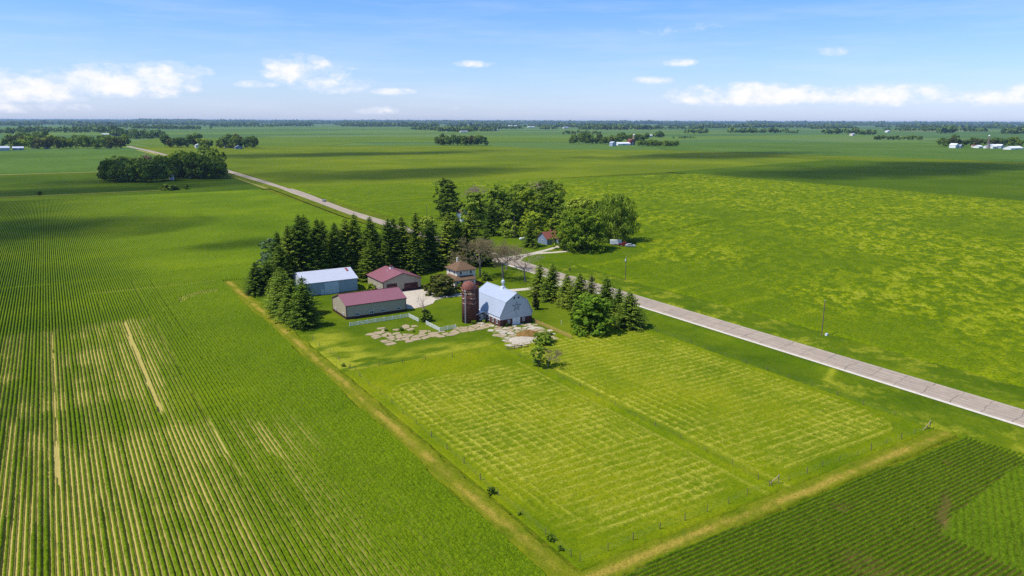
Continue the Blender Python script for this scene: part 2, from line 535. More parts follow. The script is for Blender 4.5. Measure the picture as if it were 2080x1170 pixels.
def road_mat():
    m = Mt('road_concrete', 0.9)
    uv = m.uv(); u_, v_, _ = m.sep(uv)
    p = m.pos()
    n = m.noise(p, 0.5, 6, 0.65); nf = m.noise(p, 6, 4, 0.7)
    base = m.ramp(n, [(0.3, (0.34, 0.265, 0.19, 1)), (0.7, (0.46, 0.365, 0.27, 1))])
    base = m.mix(m.math('MULTIPLY', nf, 0.3), base, (0.22, 0.2, 0.18, 1))
    # slab to slab tone
    slab = m.n('ShaderNodeTexWhiteNoise', noise_dimensions='2D')
    cmb = m.n('ShaderNodeCombineXYZ')
    wob = m.math('MULTIPLY', m.math('SUBTRACT', m.noise(p, 0.25, 4), 0.5), 2.2)
    vj = m.math('DIVIDE', m.math('ADD', m.math('ADD', v_, wob), m.math('MULTIPLY', u_, -0.18)), 6.1)
    m.put(cmb.inputs[0], m.math('FLOOR', vj)); m.put(cmb.inputs[1], m.math('GREATER_THAN', u_, 0.1))
    m.put(slab.inputs['Vector'], cmb.outputs[0])
    base = m.mix(m.math('MULTIPLY', slab.outputs['Value'], 0.25), base, (0.235, 0.20, 0.175, 1))
    fr = m.math('FRACT', vj)
    joint = m.math('MAXIMUM', m.math('LESS_THAN', fr, 0.03), m.band(m.math('ADD', u_, m.math('MULTIPLY', wob, .08)), 0.02, 0.28, 0.06))
    wob2 = m.math('MULTIPLY', m.math('SUBTRACT', m.noise(p, 0.06, 4), 0.5), 2.2)
    for c_ in (-2.2, 2.0): joint = m.math('MAXIMUM', joint, m.math('MULTIPLY', m.band(m.math('ADD', u_, wob2), c_ - .12, c_ + .12, 0.12), m.ramp(m.noise(m.scaled(p, (1, 1, 1), (c_ * 9, 0, 0)), 0.05, 3), [(0.42, 0.0), (0.52, 0.75)])))
    joint = m.math('MULTIPLY', joint, m.ramp(m.noise(p, 0.7, 4, 0.7), [(0.3, 0.2), (0.6, 0.75)]))
    base = m.mix(joint, base, (0.07, 0.062, 0.058, 1))
    tr = m.math('MULTIPLY', m.math('ADD', m.math('ADD', m.band(u_, 0.7, 1.5, 0.35), m.band(u_, -1.5, -0.7, 0.35)), m.math('ADD', m.band(u_, 2.5, 3.3, 0.35), m.band(u_, -3.3, -2.5, 0.35))), m.math('MULTIPLY', m.noise(m.scaled(p, (1, .05, 1)), .8, 4), .6))
    base = m.mix(tr, base, (0.17, 0.14, 0.125, 1))
    m.color(base)
    m.bump(nf, 0.2, 0.03)
    return m.m


M_oat = oat_mat(); M_hay = hay_mat(); M_road = road_mat()
M_shoulder = plain('shoulder_gravel', (0.50, 0.45, 0.38), 0.95, 0.05, var=0.25, scale=1.2, bump=0.3)

# ------------------------------------------------------------------ the ground
g = 90000
tag(MB().poly([(-g, -g, -0.12), (g, -g, -0.12), (g, g, -0.12), (-g, g, -0.12)]).build('ground', M_far), kind='structure')

# soybean field to the left: rows run along Y
ROW = 0.76
bare = [(12.9, 0.46, 150, 231), (-4.9, 0.17, 128, 229)]
ruts = [(20.14, 112, 290), (26.22, 180, 290), (16.0, 236, 275), (18.3, 236, 268), (22.0, 225, 268), (24.1, 215, 268), (29.5, 240, 262), (31.8, 240, 262), (8.0, 235, 262)]


def soy_left(X, Y):
    rowi = np.floor(X / ROW); t = X / ROW - rowi - 0.5
    rn = vn(rowi * 3.1, Y * 0 + 7, 1.0, 3)                 # per row
    lowx = sstep(X, 24, 11) + 0.55 * sstep(Y, 150, 120) * sstep(X, 40, 26) * (X > 11)
    soil = sstep(Y, 236, 229) * lowx * (0.40 + 0.85 * sstep(fbm(X, Y, 40, 4, 8, .7), 0.38, 0.58)) * (0.25 + 1.1 * sstep(vn(rowi * 3.1, Y * 0.045, 1.0, 13), .25, .75))
    soil = np.clip(soil * (0.55 + 0.6 * fbm(X * 0.9, Y * .12, 2.6, 3, 12)), 0, 1.0)
    wdt = 0.435 - 0.125 * soil + 0.14 * (fbm(X * 1.2 + rowi * 13, Y, 1.9, 3, 5, .75) - 0.5) + 0.05 * (rn - 0.5)
    h = 0.70 - 0.24 * soil
    prof = np.sqrt(np.clip(1 - (t / wdt) ** 2, 0, 1))
    bumps = fbm(X, Y, 0.8, 3, 1)
    mid = sstep(fbm(X, Y, 120, 2, 19), 0.3, 0.6)
    Z = h * prof * (0.68 + 0.6 * bumps) + 0.02
    can = np.clip((wdt - np.abs(t)) / 0.09, 0, 1)
    can = np.maximum(can, 0.93 * (1 - np.clip(soil * 2.2, 0, 1)))
    for x0, hw, y0, y1 in bare:
        k = (np.abs(X - x0 + 0.25 * (vn(X * 0, Y, 9, 4) - .5)) < hw) & (Y > y0 + 3 * vn(X, Y, .7, 2)) & (Y < y1)
        Z = np.where(k, 0.03, Z); can = np.where(k, 0.03, can)
    for x0, y0, y1 in ruts:
        k = (np.abs(X - x0) < 0.17) & (Y > y0) & (Y < y1) & (fbm(X * 0, Y, 9, 3, int(x0) + 40) > 0.4)
        Z = np.where(k, 0.02, Z); can = np.where(k, 0.97, can)
    # two curved wheel tracks of the headland turn
    for rr in (19.0, 21.2):
        d = np.abs(np.hypot(X - 47, (Y - 240)) - rr)
        k = (d < 0.5) & (X < 44) & (X > 30) & (Y > 240)
        Z = np.where(k, 0.05, Z); can = np.where(k, 0.35, can)
    hl = (np.abs(Y - 277 + 1.5 * vn(X, Y * 0, 30, 6)) < 0.8) & (X > 5) & (X < 46)
    Z = np.where(hl, Z * 0.3, Z); can = np.where(hl, np.minimum(can, 0.75), can)
    return Z, {'canopy': can}


e_left = lambda X, Y: np.where(Y < 268, 47.6 + 1.0 * (fbm(Y, X * 0, 14, 3, 2) - 0.5) * 2, 147.0 - np.clip((Y - 430) * 0.0, 0, 1))
keep_left = lambda X, Y: (X < e_left(X, Y)) & ~((Y > 268) & (Y < 274 + 0.11 * np.abs(X - 60)) & (X > 50))
xs = np.arange(-110 * ROW, 63 * ROW, ROW / 6)
grid('soybean_crop', xs, np.arange(56, 300, 0.46), soy_left, M_soyL, keep_left, 'stuff', True, 'soybean rows with bare tan soil showing between them, left of the farmyard', 'soybeans')
grid('soybean_crop', np.arange(62 * ROW, 193 * ROW, ROW / 5), np.arange(271, 300.4, 0.8), soy_left, M_soyL, lambda X, Y: (X < 147) & (Y > 273 + 1.5 * vn(X, X * 0, 9, 3)) & (Y < 300), 'stuff', True, 'green soybean strip right behind the windbreak spruces', 'soybeans')
xs2 = np.arange(-130 * ROW, 194 * ROW, ROW / 5)
road_x = lambda Y: 157.5 + 11.5 * sstep(Y, 430, 640) + 3.0 * sstep(Y, 640, 900) - 7 * sstep(Y, 1000, 1467) - 11 * sstep(Y, 1450, 1856)
grid('soybean_crop', xs2, np.arange(300.0, 634, 1.25), soy_left, M_soyL, lambda X, Y: X < road_x(Y) - 12.5, 'stuff', True, 'closed bright green soybean canopy beyond the windbreak, left of the road', 'soybeans')


def soy_right(X, Y):
    head = inpoly([(100.5, 30), (100.8, 46.5), (103.0, 47.5), (130, 50.5), (160, 48), (170, 30), (170, 0), (100, 0)])(X, Y)
    A = np.where(head, X * 0.94 + Y * 0.34, Y)
    rowi = np.floor(A / ROW); t = A / ROW - rowi - 0.5
    wdt = np.where(head, 0.41, 0.385) + 0.12 * (fbm(X, Y * 1.2 + rowi * 13, 2.0, 2, 5) - 0.5)
    thin = sstep(fbm(X, Y, 11, 3, 14), 0.63, 0.74)
    path = 0.5 * np.exp(-((X - (102 + (Y - 47) * 2.2 + 3 * vn(X, Y, 3, 9) - 1.5)) / 1.9) ** 2) * sstep(Y, 45.5, 47.5) * sstep(Y, 53.5, 50.5) * (0.6 + .6 * fbm(X, Y, 1.2, 3, 15))
    thin = np.clip(thin + path * 1.5, 0, 1)
    wdt = wdt - 0.13 * thin - 0.3 * np.clip(path, 0, 1)
    prof = np.sqrt(np.clip(1 - (t / np.maximum(wdt, 0.02)) ** 2, 0, 1))
    Z = (0.62 - 0.12 * head) * prof * (0.65 + 0.6 * fbm(X, Y, 0.7, 3, 1)) + 0.02
    can = np.clip((wdt - np.abs(t)) / 0.07, 0, 1)
    can = np.where(head, np.maximum(can, 0.7), can)
    can = can * (1 - 0.75 * np.clip(path * 1.3, 0, 1))
    return Z, {'canopy': can}


M_under = crop_far_mat('crop_stubble', (0.06, 0.10, 0.002, 1), (0.09, 0.13, 0.003, 1), (0.13, 0.17, 0.004, 1))
sheet('oat_field', [(168, -60), (640, -60), (640, 700), (168, 700)], -0.04, M_under)
sheet('soybean_field', [(-130, 0), (168, 0), (168, 640), (-130, 640)], -0.06, M_under)
keep_r = lambda X, Y: (Y < 62.9 - 0.015 * (X - 52) + 0.7 * (vn(X, Y * 0, 6, 3) - .5)) & (X < 139 - 0.02 * Y + (62 - Y) * 0.10)
grid('soybean_crop', np.arange(46.5, 150, 0.34), np.arange(14, 63.5, ROW / 6), soy_right, M_soyR, keep_r, 'stuff', True, 'dark green soybean rows across the near right corner, in front of the pasture', 'soybeans')


# the big oat field right of the road: swirls of lodged straw
def oats(X, Y):
    near = 1 - sstep(Y + X * 0.25, 330, 560)
    ax = X * 0.8 + Y * 0.6; ay = -X * 0.6 + Y * 0.8
    wx = 6 * (fbm(X, Y, 26, 2, 31) - .5); wy = 6 * (fbm(X, Y, 26, 2, 33) - .5)
    f1 = fbm(ax * 0.42 + wx, ay + wy, 2.9, 4, 21, .78)
    f2 = fbm((X + wy) * 0.7, Y * 0.9 + wx, 1.9, 3, 23, .8)
    patch = sstep(fbm(X, Y, 75, 3, 25), 0.28, 0.52)
    right = sstep(X - (Y - 100) * 0.18, 172, 215)
    amt = (0.45 + 0.55 * patch) * (0.3 + 0.7 * right)
    f = 0.55 * f1 + 0.45 * f2
    lod = sstep(f, 0.475, 0.56) * amt * (0.5 + 0.5 * sstep(fbm(X, Y, 14, 3, 83), .35, .6))
    streak = sstep(fbm(X * 0.10 + Y * .03, Y - X * .12, 5.0, 3, 27), 0.60, 0.72) * 0.5 * (1 - right * .5)
    lodge = np.clip(0.34 + 0.25 * (fbm(X, Y, 130, 3, 29) - .3) + 0.55 * lod + 0.10 * patch * right + 0.35 * streak - 0.24 * sstep(f, 0.47, 0.40) * amt + 0.22 * (fbm(X, Y, 1.5, 3, 85, .8) - .5), 0, 1)
    Z = 0.8 - 0.62 * lod * (0.6 + 0.4 * vn(X, Y, 2, 4)) + 0.45 * (fbm(X * .7, Y, 1.9, 3, 37, .7) - .5) * (.4 + .6 * amt)
    # sprayer tracks
    for s_, c0, sd_ in ((0.22, 210.0, 1), (0.22, 213.0, 2)):
        d = np.abs((Y - 60) - (X - 200) * s_ * 1.0 - c0 + 8 * (vn(X, X * 0, 60, 8)))
        k = (d < 0.7) & (X > 215) & (X < 330)
        Z = np.where(k, 0.2, Z); lodge = np.where(k, 0.02, lodge)
    edge = sstep(X - (172.5 + 3 * vn(Y, X * 0, 20, 3)), 0, 3)
    return Z * edge + 0.02, {'lodge': lodge}


yard2 = inpoly([(160, 232), (200, 232), (226, 243), (233, 262), (262, 300), (276, 372), (205, 396), (186, 402), (160, 402)])
keep_o = lambda X, Y: ~yard2(X, Y) & (Y < 640 - 0.12 * (X - 170)) & (X > 171.5) & ~((Y > 625 - (X - 599) * 0 ) & (X > 595))
grid('oat_crop', np.concatenate([np.arange(171, 330, 0.62), np.arange(330, 610, 1.0)]), np.concatenate([np.arange(-40, 300, 0.7), np.arange(300, 640, 1.3)]), oats, M_oat, keep_o, 'stuff', True,
     'bright green oat field flattened into yellow swirls, right of the road', 'oats')


# pasture: mown, raked both ways
def paddock_lines(X, Y, x0, x1, y0, y1, sd_):
    rr = 9.0
    cx = np.clip(X, x0 + rr, x1 - rr); cy = np.clip(Y, y0 + rr, y1 - rr)
    inside = np.minimum(np.minimum(X - x0, x1 - X), np.minimum(Y - y0, y1 - Y))
    d = rr - np.hypot(X - cx, Y - cy)
    d = np.where((np.abs(X - cx) + np.abs(Y - cy)) > 0, d, inside)
    wob = 1.1 * (fbm(X, Y, 14, 3, sd_) - .5)
    ring = 0.7 * sstep(np.cos((d + wob) * 2 * math.pi / 1.9), 0.2, 0.95) * sstep(d, 10, 5) * sstep(d, 0.8, 2) * sstep(fbm(X, Y, 9, 3, sd_ + 9), .25, .5)
    lx = sstep(np.cos((Y + 0.02 * X + 0.35 * wob) * 2 * math.pi / 2.1), 0.25, 0.95) * sstep(d, 0.6, 2.5)
    ly = sstep(np.cos((X + 0.25 * wob) * 2 * math.pi / 2.2), 0.45, 0.98) * sstep(d, 1, 4)
    return ring, lx, ly, d


def pasture(X, Y):
    ra, la, ya, da = paddock_lines(X, Y, 53.8, 90.8, 68.6, 144, 41)
    rb, lb, yb, db = paddock_lines(X, Y, 93.4, 136.0, 68.6, 154, 43)
    west = X < 92.1
    ring = np.where(west, ra, rb); lx = np.where(west, la, lb); ly = np.where(west, ya, yb); d = np.where(west, da, db)
    brk = sstep(fbm(X * 0.35, Y * 1.4, 1.3, 4, 45, .8), 0.34, 0.58)
    p1 = sstep(fbm(X, Y, 26, 3, 47), 0.28, 0.56); p2 = sstep(fbm(X, Y, 22, 3, 49), 0.46, 0.60)
    hay = (0.8 * lx * (0.2 + .8 * p1) + 0.75 * ring) * (0.12 + 0.88 * brk) + 0.7 * ly * p2 * (0.2 + 0.8 * brk) + 0.5 * p1 * sstep(fbm(X, Y, 1.1, 4, 51, .8), 0.40, 0.64) * sstep(d, 1, 6)
    cor = np.clip(np.abs(X - (91.9 + 0.015 * (Y - 69))) - 0.4, 0, 9)      # the strip along the middle fence
    hay = hay * sstep(cor, 0.9, 2.0) + 0.8 * np.exp(-((cor - 2.1) / .5) ** 2) * (.3 + .7 * brk) * (Y < 142)
    hay = hay - 0.25 * (np.cos((Y + 0.02 * X) * 2 * math.pi / 2.1) < -.4) * p1 * brk
    hay = np.where((Y > 146) & west, hay * 0.25, hay)
    hay = np.clip(hay * 0.84, 0, 1)
    Z = 0.03 + 0.26 * np.clip(lx * brk * .8 + ring * brk + .5 * ly * p2, 0, 1) * sstep(cor, 0.2, 1.4) + 0.20 * fbm(X, Y, 0.9, 3, 53) + 0.3 * np.exp(-(cor / 0.5) ** 2) * fbm(X, Y, 1.4, 2, 55)
    return Z, {'hay': hay}


grid('pasture', np.arange(52.3, 137.2, 0.26), np.arange(66.6, 157.0, 0.26), pasture, M_hay)


# lawn and farmyard grass
def lawn(X, Y):
    stripe = 0.5 + 0.5 * np.sin((X * 0.35 + Y) * 2 * math.pi / 2.2)
    yard = sstep(X, 112, 116) * sstep(Y, 152, 156) * sstep(X, 132, 128)
    rough = sstep(Y, 169, 160) * sstep(X, 96, 90) + sstep(X, 66.5, 58) * sstep(Y, 200, 185)
    hay = np.clip(sstep(fbm(X * .5, Y * 1.1, 4.5, 4, 61), 0.40, 0.66) * rough * 0.95 + 0.16 * stripe * yard + 0.12 * sstep(fbm(X, Y, 9, 3, 63), 0.5, 0.7), 0, 1)
    Z = 0.01 + 0.12 * fbm(X, Y, 0.9, 3, 65) + 0.10 * fbm(X, Y, 7, 2, 67) + 0.10 * rough * fbm(X, Y, 2, 3, 69)
    return Z, {'hay': hay}


def lawn_mat():
    m = Mt('farmyard_grass')
    p = m.pos(); a = m.attr('hay')
    n1 = m.noise(p, 0.06, 5, 0.62); n3 = m.noise(p, 3.2, 3, 0.7)
    c = m.ramp(n1, [(0.28, (0.052, 0.090, 0.002, 1)), (0.5, (0.088, 0.130, 0.003, 1)), (0.74, (0.14, 0.175, 0.004, 1))])
    c = m.mix(a, c, m.mix(n3, (0.22, 0.25, 0.007, 1), (0.36, 0.33, 0.03, 1)))
    c = m.mix(m.math('MULTIPLY', m.ramp(n3, [(0.35, 1.0), (0.65, 0.0)]), 0.5), c, (0.025, 0.07, 0.004, 1))
    m.color(c); m.bump(n3, 0.6, 0.14)
    return m.m


M_yard = lawn_mat()
grid('lawn', np.arange(52.0, 152.4, 0.42), np.arange(157.0, 272.0, 0.42), lawn, M_yard)
sheet('grass_strip', [(137.2, -40), (152.4, -40), (152.4, 157), (137.2, 157)], -0.02, M_verge)


def verge(X, Y):
    u_ = X - 152.3
    Z = 0.02 + 0.45 * fbm(X, Y, 1.6, 3, 71, .7) + 0.25 * fbm(X, Y, 0.7, 2, 73)
    Z = Z * sstep(np.abs(X - 157.3), 5.2, 6.6)
    return Z, {'hay': np.clip(sstep(fbm(X, Y, 5, 5, 75, .8), 0.48, 0.70) * 0.75 * (.4 + .6 * sstep(fbm(X, Y, 22, 2, 76), .35, .6)), 0, 1)}


def ditch(X, Y):                                         # a ditch bank on the near verge, its shade painted as greener grass
    Z, a = verge(X, Y)
    k = sstep(Y, 92, 97) * sstep(Y, 165, 150)
    prof = np.exp(-((X - 148.8) / 1.8) ** 2) * 0.85
    a['hay'] = a['hay'] * (1 - 0.85 * k) + 0.9 * np.exp(-((Y - 95.5 - (X - 146) * 0.4) / 0.9) ** 2) * (X > 142) * (X < 150)
    ditch_shade = k * sstep(X, 138, 141)
    return Z * (1 - 0.5 * k) + prof * k, a


grid('grass_verge', np.arange(137.0, 152.5, 0.32), np.arange(-30, 157.0, 0.36), ditch, M_yard)
grid('grass_verge', np.arange(162.2, 176.0, 0.36), np.arange(-30, 232.0, 0.40), verge, M_yard)
sheet('grass_verge', [(162.3, 232), (172, 232), (172, 430), (184, 640), (162.3 + 11, 640), (162.3, 430)], 0.0, M_verge)
sheet('grass_verge', [(146.5, 266), (152.6, 266), (152.6, 430), (164.0, 640), (167, 900), (160, 900), (156.5, 640), (146.5, 430)], 0.62, M_verge)
sheet('lawn', [(162.3, 232), (200, 232), (226, 243), (233, 262), (262, 300), (276, 372), (205, 396), (186, 402), (162.3, 402)], 0.03, M_lawn)
sheet('lawn', [(47, 268), (147, 268), (147, 284), (64, 277), (52, 274)], 0.012, M_lawn)


# dry grass strips round the pasture
def dry_mat():
    m = Mt('dry_grass_bank')
    p = m.pos(); a = m.attr('hay')
    n1 = m.noise(p, 0.15, 5, 0.65); n3 = m.noise(p, 3.0, 4, 0.7)
    g_ = m.ramp(n1, [(0.3, (0.09, 0.135, 0.003, 1)), (0.7, (0.19, 0.20, 0.008, 1))])
    d_ = m.mix(n3, (0.25, 0.20, 0.018, 1), (0.40, 0.29, 0.055, 1))
    c = m.mix(a, g_, d_)
    c = m.mix(m.math('MULTIPLY', m.ramp(n3, [(0.35, 1.0), (0.58, 0.0)]), 0.5), c, (0.06, 0.075, 0.005, 1))
    m.color(c); m.bump(n3, 0.9, 0.2)
    return m.m


M_dry = dry_mat()
def strip(X, Y):
    side = np.where(Y > 67.5, X - 49.6 - 0.8 * (fbm(Y, X * 0, 12, 2, 5) - .5), Y - 64.3 - .8 * (fbm(X, Y * 0, 12, 2, 5) - .5))
    core = np.exp(-(side / 0.7) ** 2) * (0.25 + 1.0 * sstep(fbm(X, Y, 7, 4, 87, .7), .38, .62))
    dry = np.clip(core + 0.35 * (fbm(X, Y, 1.4, 3, 89, .75) - .4), 0, 1)
    return 0.03 + 0.40 * fbm(X, Y, 1.1, 3, 81, .7) + 0.15 * vn(X, Y, 0.4, 3), {'hay': dry}


kL = lambda X, Y: (X > 47.2 + 0.9 * vn(Y, X * 0, 5, 2)) & (X < 51.4 + 1.0 * vn(Y, X * 0, 4, 7))
grid('grass_strip', np.arange(46.8, 52.8, 0.24), np.arange(62, 273, 0.35), strip, M_dry, kL)
kF = lambda X, Y: (Y > 62.4 + 0.4 * vn(X, Y * 0, 4, 4)) & (Y < 66.0 + 1.1 * vn(X, Y * 0, 3.2, 5))
grid('grass_strip', np.arange(48.5, 139.5, 0.35), np.arange(61.6, 67.6, 0.22), lambda X, Y: strip(X, Y), M_dry, kF)
sheet('grass_strip', [(46.5, 55), (53, 55), (53, 280), (46.5, 280)], 0.0, M_verge)
sheet('grass_strip', [(53, 60), (141, 58.5), (141, 66.65), (53, 66.65)], 0.004, M_verge)
sheet('grass_strip', [(137.5, 20), (142.0, 20), (140, 66), (137.2, 67)], 0.04, M_strip)

sheet('grass_verge', [(138, 266), (176, 266), (190, 640), (190, 900), (150, 900), (146, 640)], -0.05, M_verge)


# road
def strip_mesh(name, cols, ys, mats, kind='structure'):
    V = []; F = []; MI = []; UV = []
    for y in ys:
        for (u_, z) in [c[:2] for c in cols]:
            V.append((float(road_x(np.array(y))) + u_, y, z)); UV.append((u_, y))
    n = len(cols)
    for j in range(len(ys) - 1):
        for i in range(n - 1):
            F.append((j * n + i, j * n + i + 1, (j + 1) * n + i + 1, (j + 1) * n + i)); MI.append(cols[i][2])
    me = bpy.data.meshes.new(name); me.from_pydata(V, [], F)
    uvl = me.uv_layers.new(name='UVMap')
    for lp in me.loops: uvl.data[lp.index].uv = UV[lp.vertex_index]
    for m in mats: me.materials.append(m)
    for p_, mi in zip(me.polygons, MI): p_.material_index = mi
    return tag(link(name, me), kind=kind)


strip_mesh('road', [(-5.15, 0.02, 1), (-4.45, 0.15, 0), (0, 0.22, 0), (4.4, 0.16, 1), (4.85, 0.03, 1)], list(np.arange(-80, 430, 20)) + list(np.arange(430, 1880, 25)), [M_road, M_shoulder])

# gravel drives
sheet('driveway', [(152.4, 209.2), (144, 207.6), (137, 207.4), (120, 210.8), (106.5, 213.6), (104.6, 218), (104.2, 225.2), (90.2, 225.2), (88.4, 219), (87.8, 203.6), (89.8, 201.6), (94, 202.3), (98.5, 204.5), (101, 208), (105, 209.6), (112, 208.6), (124, 205.9), (137, 204.2), (144, 203.4), (152.4, 201.6)], 0.225, M_gravel)
sheet('driveway', [(162.2, 252), (168, 258.2), (172, 260.2), (177, 261.5), (186, 259.6), (194, 259.2), (204, 260), (206, 262), (195, 262.4), (186, 262.6), (181, 264.4), (190, 268), (200, 272.5), (207, 277), (205, 279), (196, 274), (186, 269), (176, 265.5), (168, 263.8), (162.2, 263)], 0.06, M_gravel)

# far fields in the picture
M_corn = crop_far_mat('corn_field', (0.055, 0.098, 0.002, 1), (0.072, 0.122, 0.003, 1), (0.11, 0.155, 0.004, 1), 'Y')
M_cornblue = crop_far_mat('distant_corn_field', (0.065, 0.125, 0.014, 1), (0.088, 0.155, 0.020, 1), (0.12, 0.19, 0.026, 1), 'Y', 0.006)
M_soyfar = crop_far_mat('distant_soybean_field', (0.048, 0.088, 0.002, 1), (0.070, 0.114, 0.003, 1), (0.11, 0.150, 0.004, 1), 'X', 0.01)
M_oatfar = crop_far_mat('distant_oat_field', (0.085, 0.128, 0.003, 1), (0.130, 0.172, 0.004, 1), (0.205, 0.235, 0.006, 1), 'X', 0.007, 0.45)
M_dirt = grass_mat('field_lane', (0.19, 0.21, 0.03, 1), (0.25, 0.25, 0.05, 1), (0.30, 0.28, 0.08, 1), (0.36, 0.3, 0.12, 1), 0.4)
sheet('soybean_field', [(-900, 634), (158, 634), (164, 760), (162, 935), (-900, 960)], 0.25, M_soyfar)
sheet('field_lane', [(-900, 631), (72, 664), (90, 668), (90, 671), (72, 667), (-900, 634.5)], 0.5, M_dirt)
sheet('corn_field', [(-1100, 966), (150, 941), (158, 1200), (150, 1590), (140, 1625), (-1100, 1735)], 0.3, M_cornblue)
sheet('field_lane', [(-1100, 951), (60, 934), (130, 936), (130, 941), (-1100, 965)], 0.45, M_dirt)
sheet('field_lane', [(161, 640), (167, 900), (166, 1100), (160, 1450), (150, 1600), (143, 1600), (152, 1300), (160, 900), (152, 640)], 0.42, M_dirt)
sheet('oat_field', [(171, 632), (420, 612), (599, 622), (1030, 706), (1068, 1118), (900, 1250), (860, 1500), (560, 1700), (200, 1800), (160, 1860), (170, 1467), (181, 900)], 0.2, M_oatfar)
sheet('corn_field', [(600, 623), (587, 247), (575, 30), (1500, 30), (1330, 420), (1140, 489), (1021, 703)], 0.5, M_corn)
sheet('oat_field', [(1022, 704), (1141, 489), (1330, 420), (1400, 440), (1212, 522), (1068, 1117)], 0.3, M_oatfar)
sheet('corn_field', [(1070, 1116), (1212, 521), (1700, 300), (2600, 500), (2300, 1100), (1500, 1500), (1250, 1350)], 0.35, M_cornblue)
sheet('oat_field', [(200, 1800), (560, 1700), (700, 1900), (1000, 1800), (1500, 1500), (1700, 2000), (1000, 2600), (300, 2600), (180, 2200)], 0.22, crop_far_mat('distant_green_field', (0.08, 0.14, 0.010, 1), (0.115, 0.175, 0.014, 1), (0.15, 0.20, 0.02, 1), 'X', 0.004))
# ------------------------------------------------------------------ building materials
def ribbed(name, col, axis='X', k=3.3, rough=0.5, spec=0.4, metal=0.0, var=0.12, rust=0.0):
    m = Mt(name, rough, spec, metal)
    p = m.obj()
    w_ = m.wave(p, k, axis)
    n = m.noise(m.scaled(p, (1.0, 1.0, 0.25)), 0.8, 5, 0.65)
    c = m.mix(n, tuple(x * (1 - var) for x in col[:3]) + (1,), tuple(min(1, x * (1 + var)) for x in col[:3]) + (1,))
    seam = m.math('LESS_THAN', m.wave(p, k * 0.33, axis, profile='SAW'), 0.05)
    c = m.mix(m.math('MULTIPLY', seam, 0.22), c, tuple(x * 0.4 for x in col[:3]) + (1,))
    if rust:
        r_ = m.math('MULTIPLY', m.ramp(m.noise(p, 0.5, 6, 0.7), [(0.55, 0.0), (0.7, 1.0)]), rust)
        c = m.mix(r_, c, (0.22, 0.13, 0.09, 1))
    m.color(c)
    m.bump(w_, 0.35, 0.04)
    return m.m


M_maroon = ribbed('maroon_metal_roof', (0.24, 0.088, 0.105, 1), 'X', 3.3, 0.42, 0.5)
M_maroonY = ribbed('maroon_metal_roof_across', (0.24, 0.088, 0.105, 1), 'Y', 3.3, 0.42, 0.5)
M_maroon_trim = plain('maroon_trim', (0.075, 0.022, 0.026), 0.6)
M_wains = ribbed('maroon_wainscot', (0.050, 0.018, 0.018, 1), 'X', 3.3, 0.6, 0.25)
M_tan = ribbed('tan_siding', (0.37, 0.32, 0.235, 1), 'X', 3.3, 0.6, 0.3)
M_tanY = ribbed('tan_siding_side', (0.37, 0.32, 0.235, 1), 'Y', 3.3, 0.6, 0.3)
M_white = plain('white_paint', (0.72, 0.72, 0.72), 0.6, 0.3, var=0.06)
M_glass = plain('window_glass', (0.012, 0.014, 0.018), 0.08, 0.6, var=0.2)
M_galv = ribbed('galvanised_wall_shaded', (0.30, 0.36, 0.43, 1), 'X', 2.6, 0.5, 0.4, 0.1, 0.14)  # shed front: its shade is put into the base colour
M_galvY = ribbed('galvanised_end_wall_sunlit', (0.52, 0.53, 0.56, 1), 'Y', 2.6, 0.5, 0.4, 0.1, 0.1)  # same metal as the front, coloured lighter as the sunlit end
M_galvlight = ribbed('pale_sliding_door', (0.50, 0.56, 0.63, 1), 'X', 2.6, 0.5, 0.4, 0.1)
M_shedroof = ribbed('weathered_silver_roof', (0.50, 0.52, 0.59, 1), 'X', 2.2, 0.45, 0.4, 0.15, 0.10)
M_barnroof = ribbed('silver_blue_barn_roof', (0.36, 0.40, 0.48, 1), 'Y', 2.2, 0.45, 0.35, 0.1, 0.10)
M_barnwall = ribbed('pale_barn_siding_shaded', (0.47, 0.50, 0.55, 1), 'X', 2.2, 0.55, 0.35, 0.0, 0.08)  # gable siding coloured darker than the sides, as the shaded face
M_barnwallY = ribbed('pale_barn_siding_sunlit', (0.66, 0.68, 0.72, 1), 'Y', 2.2, 0.55, 0.35, 0.0, 0.08)  # same siding with sunlight put into a lighter colour
M_rust = plain('rust_red_panel', (0.26, 0.075, 0.075), 0.8, var=0.3)
M_dark = plain('dark_opening', (0.02, 0.018, 0.018), 0.9, var=0.2)


def tile_mat(name, c1, c2, mortar, sx, sy, rough=0.85):
    m = Mt(name, rough, 0.2)
    p = m.obj()
    x, y, z = m.sep(p)
    cb = m.n('ShaderNodeCombineXYZ')
    m.put(cb.inputs[0], m.math('ADD', x, y)); m.put(cb.inputs[1], z)
    br = m.n('ShaderNodeTexBrick')
    m.put(br.inputs['Vector'], cb.outputs[0])
    br.inputs['Color1'].default_value = c1; br.inputs['Color2'].default_value = c2; br.inputs['Mortar'].default_value = mortar
    br.inputs['Scale'].default_value = 1; br.inputs['Brick Width'].default_value = sx; br.inputs['Row Height'].default_value = sy; br.inputs['Mortar Size'].default_value = 0.02
    n = m.noise(p, 1.3, 5, 0.65)
    m.color(m.mix(m.math('MULTIPLY', n, 0.5), br.outputs[0], tuple(v * 0.55 for v in c1[:3]) + (1,)))
    m.bump(br.outputs['Fac'], -0.4, 0.03)
    return m.m


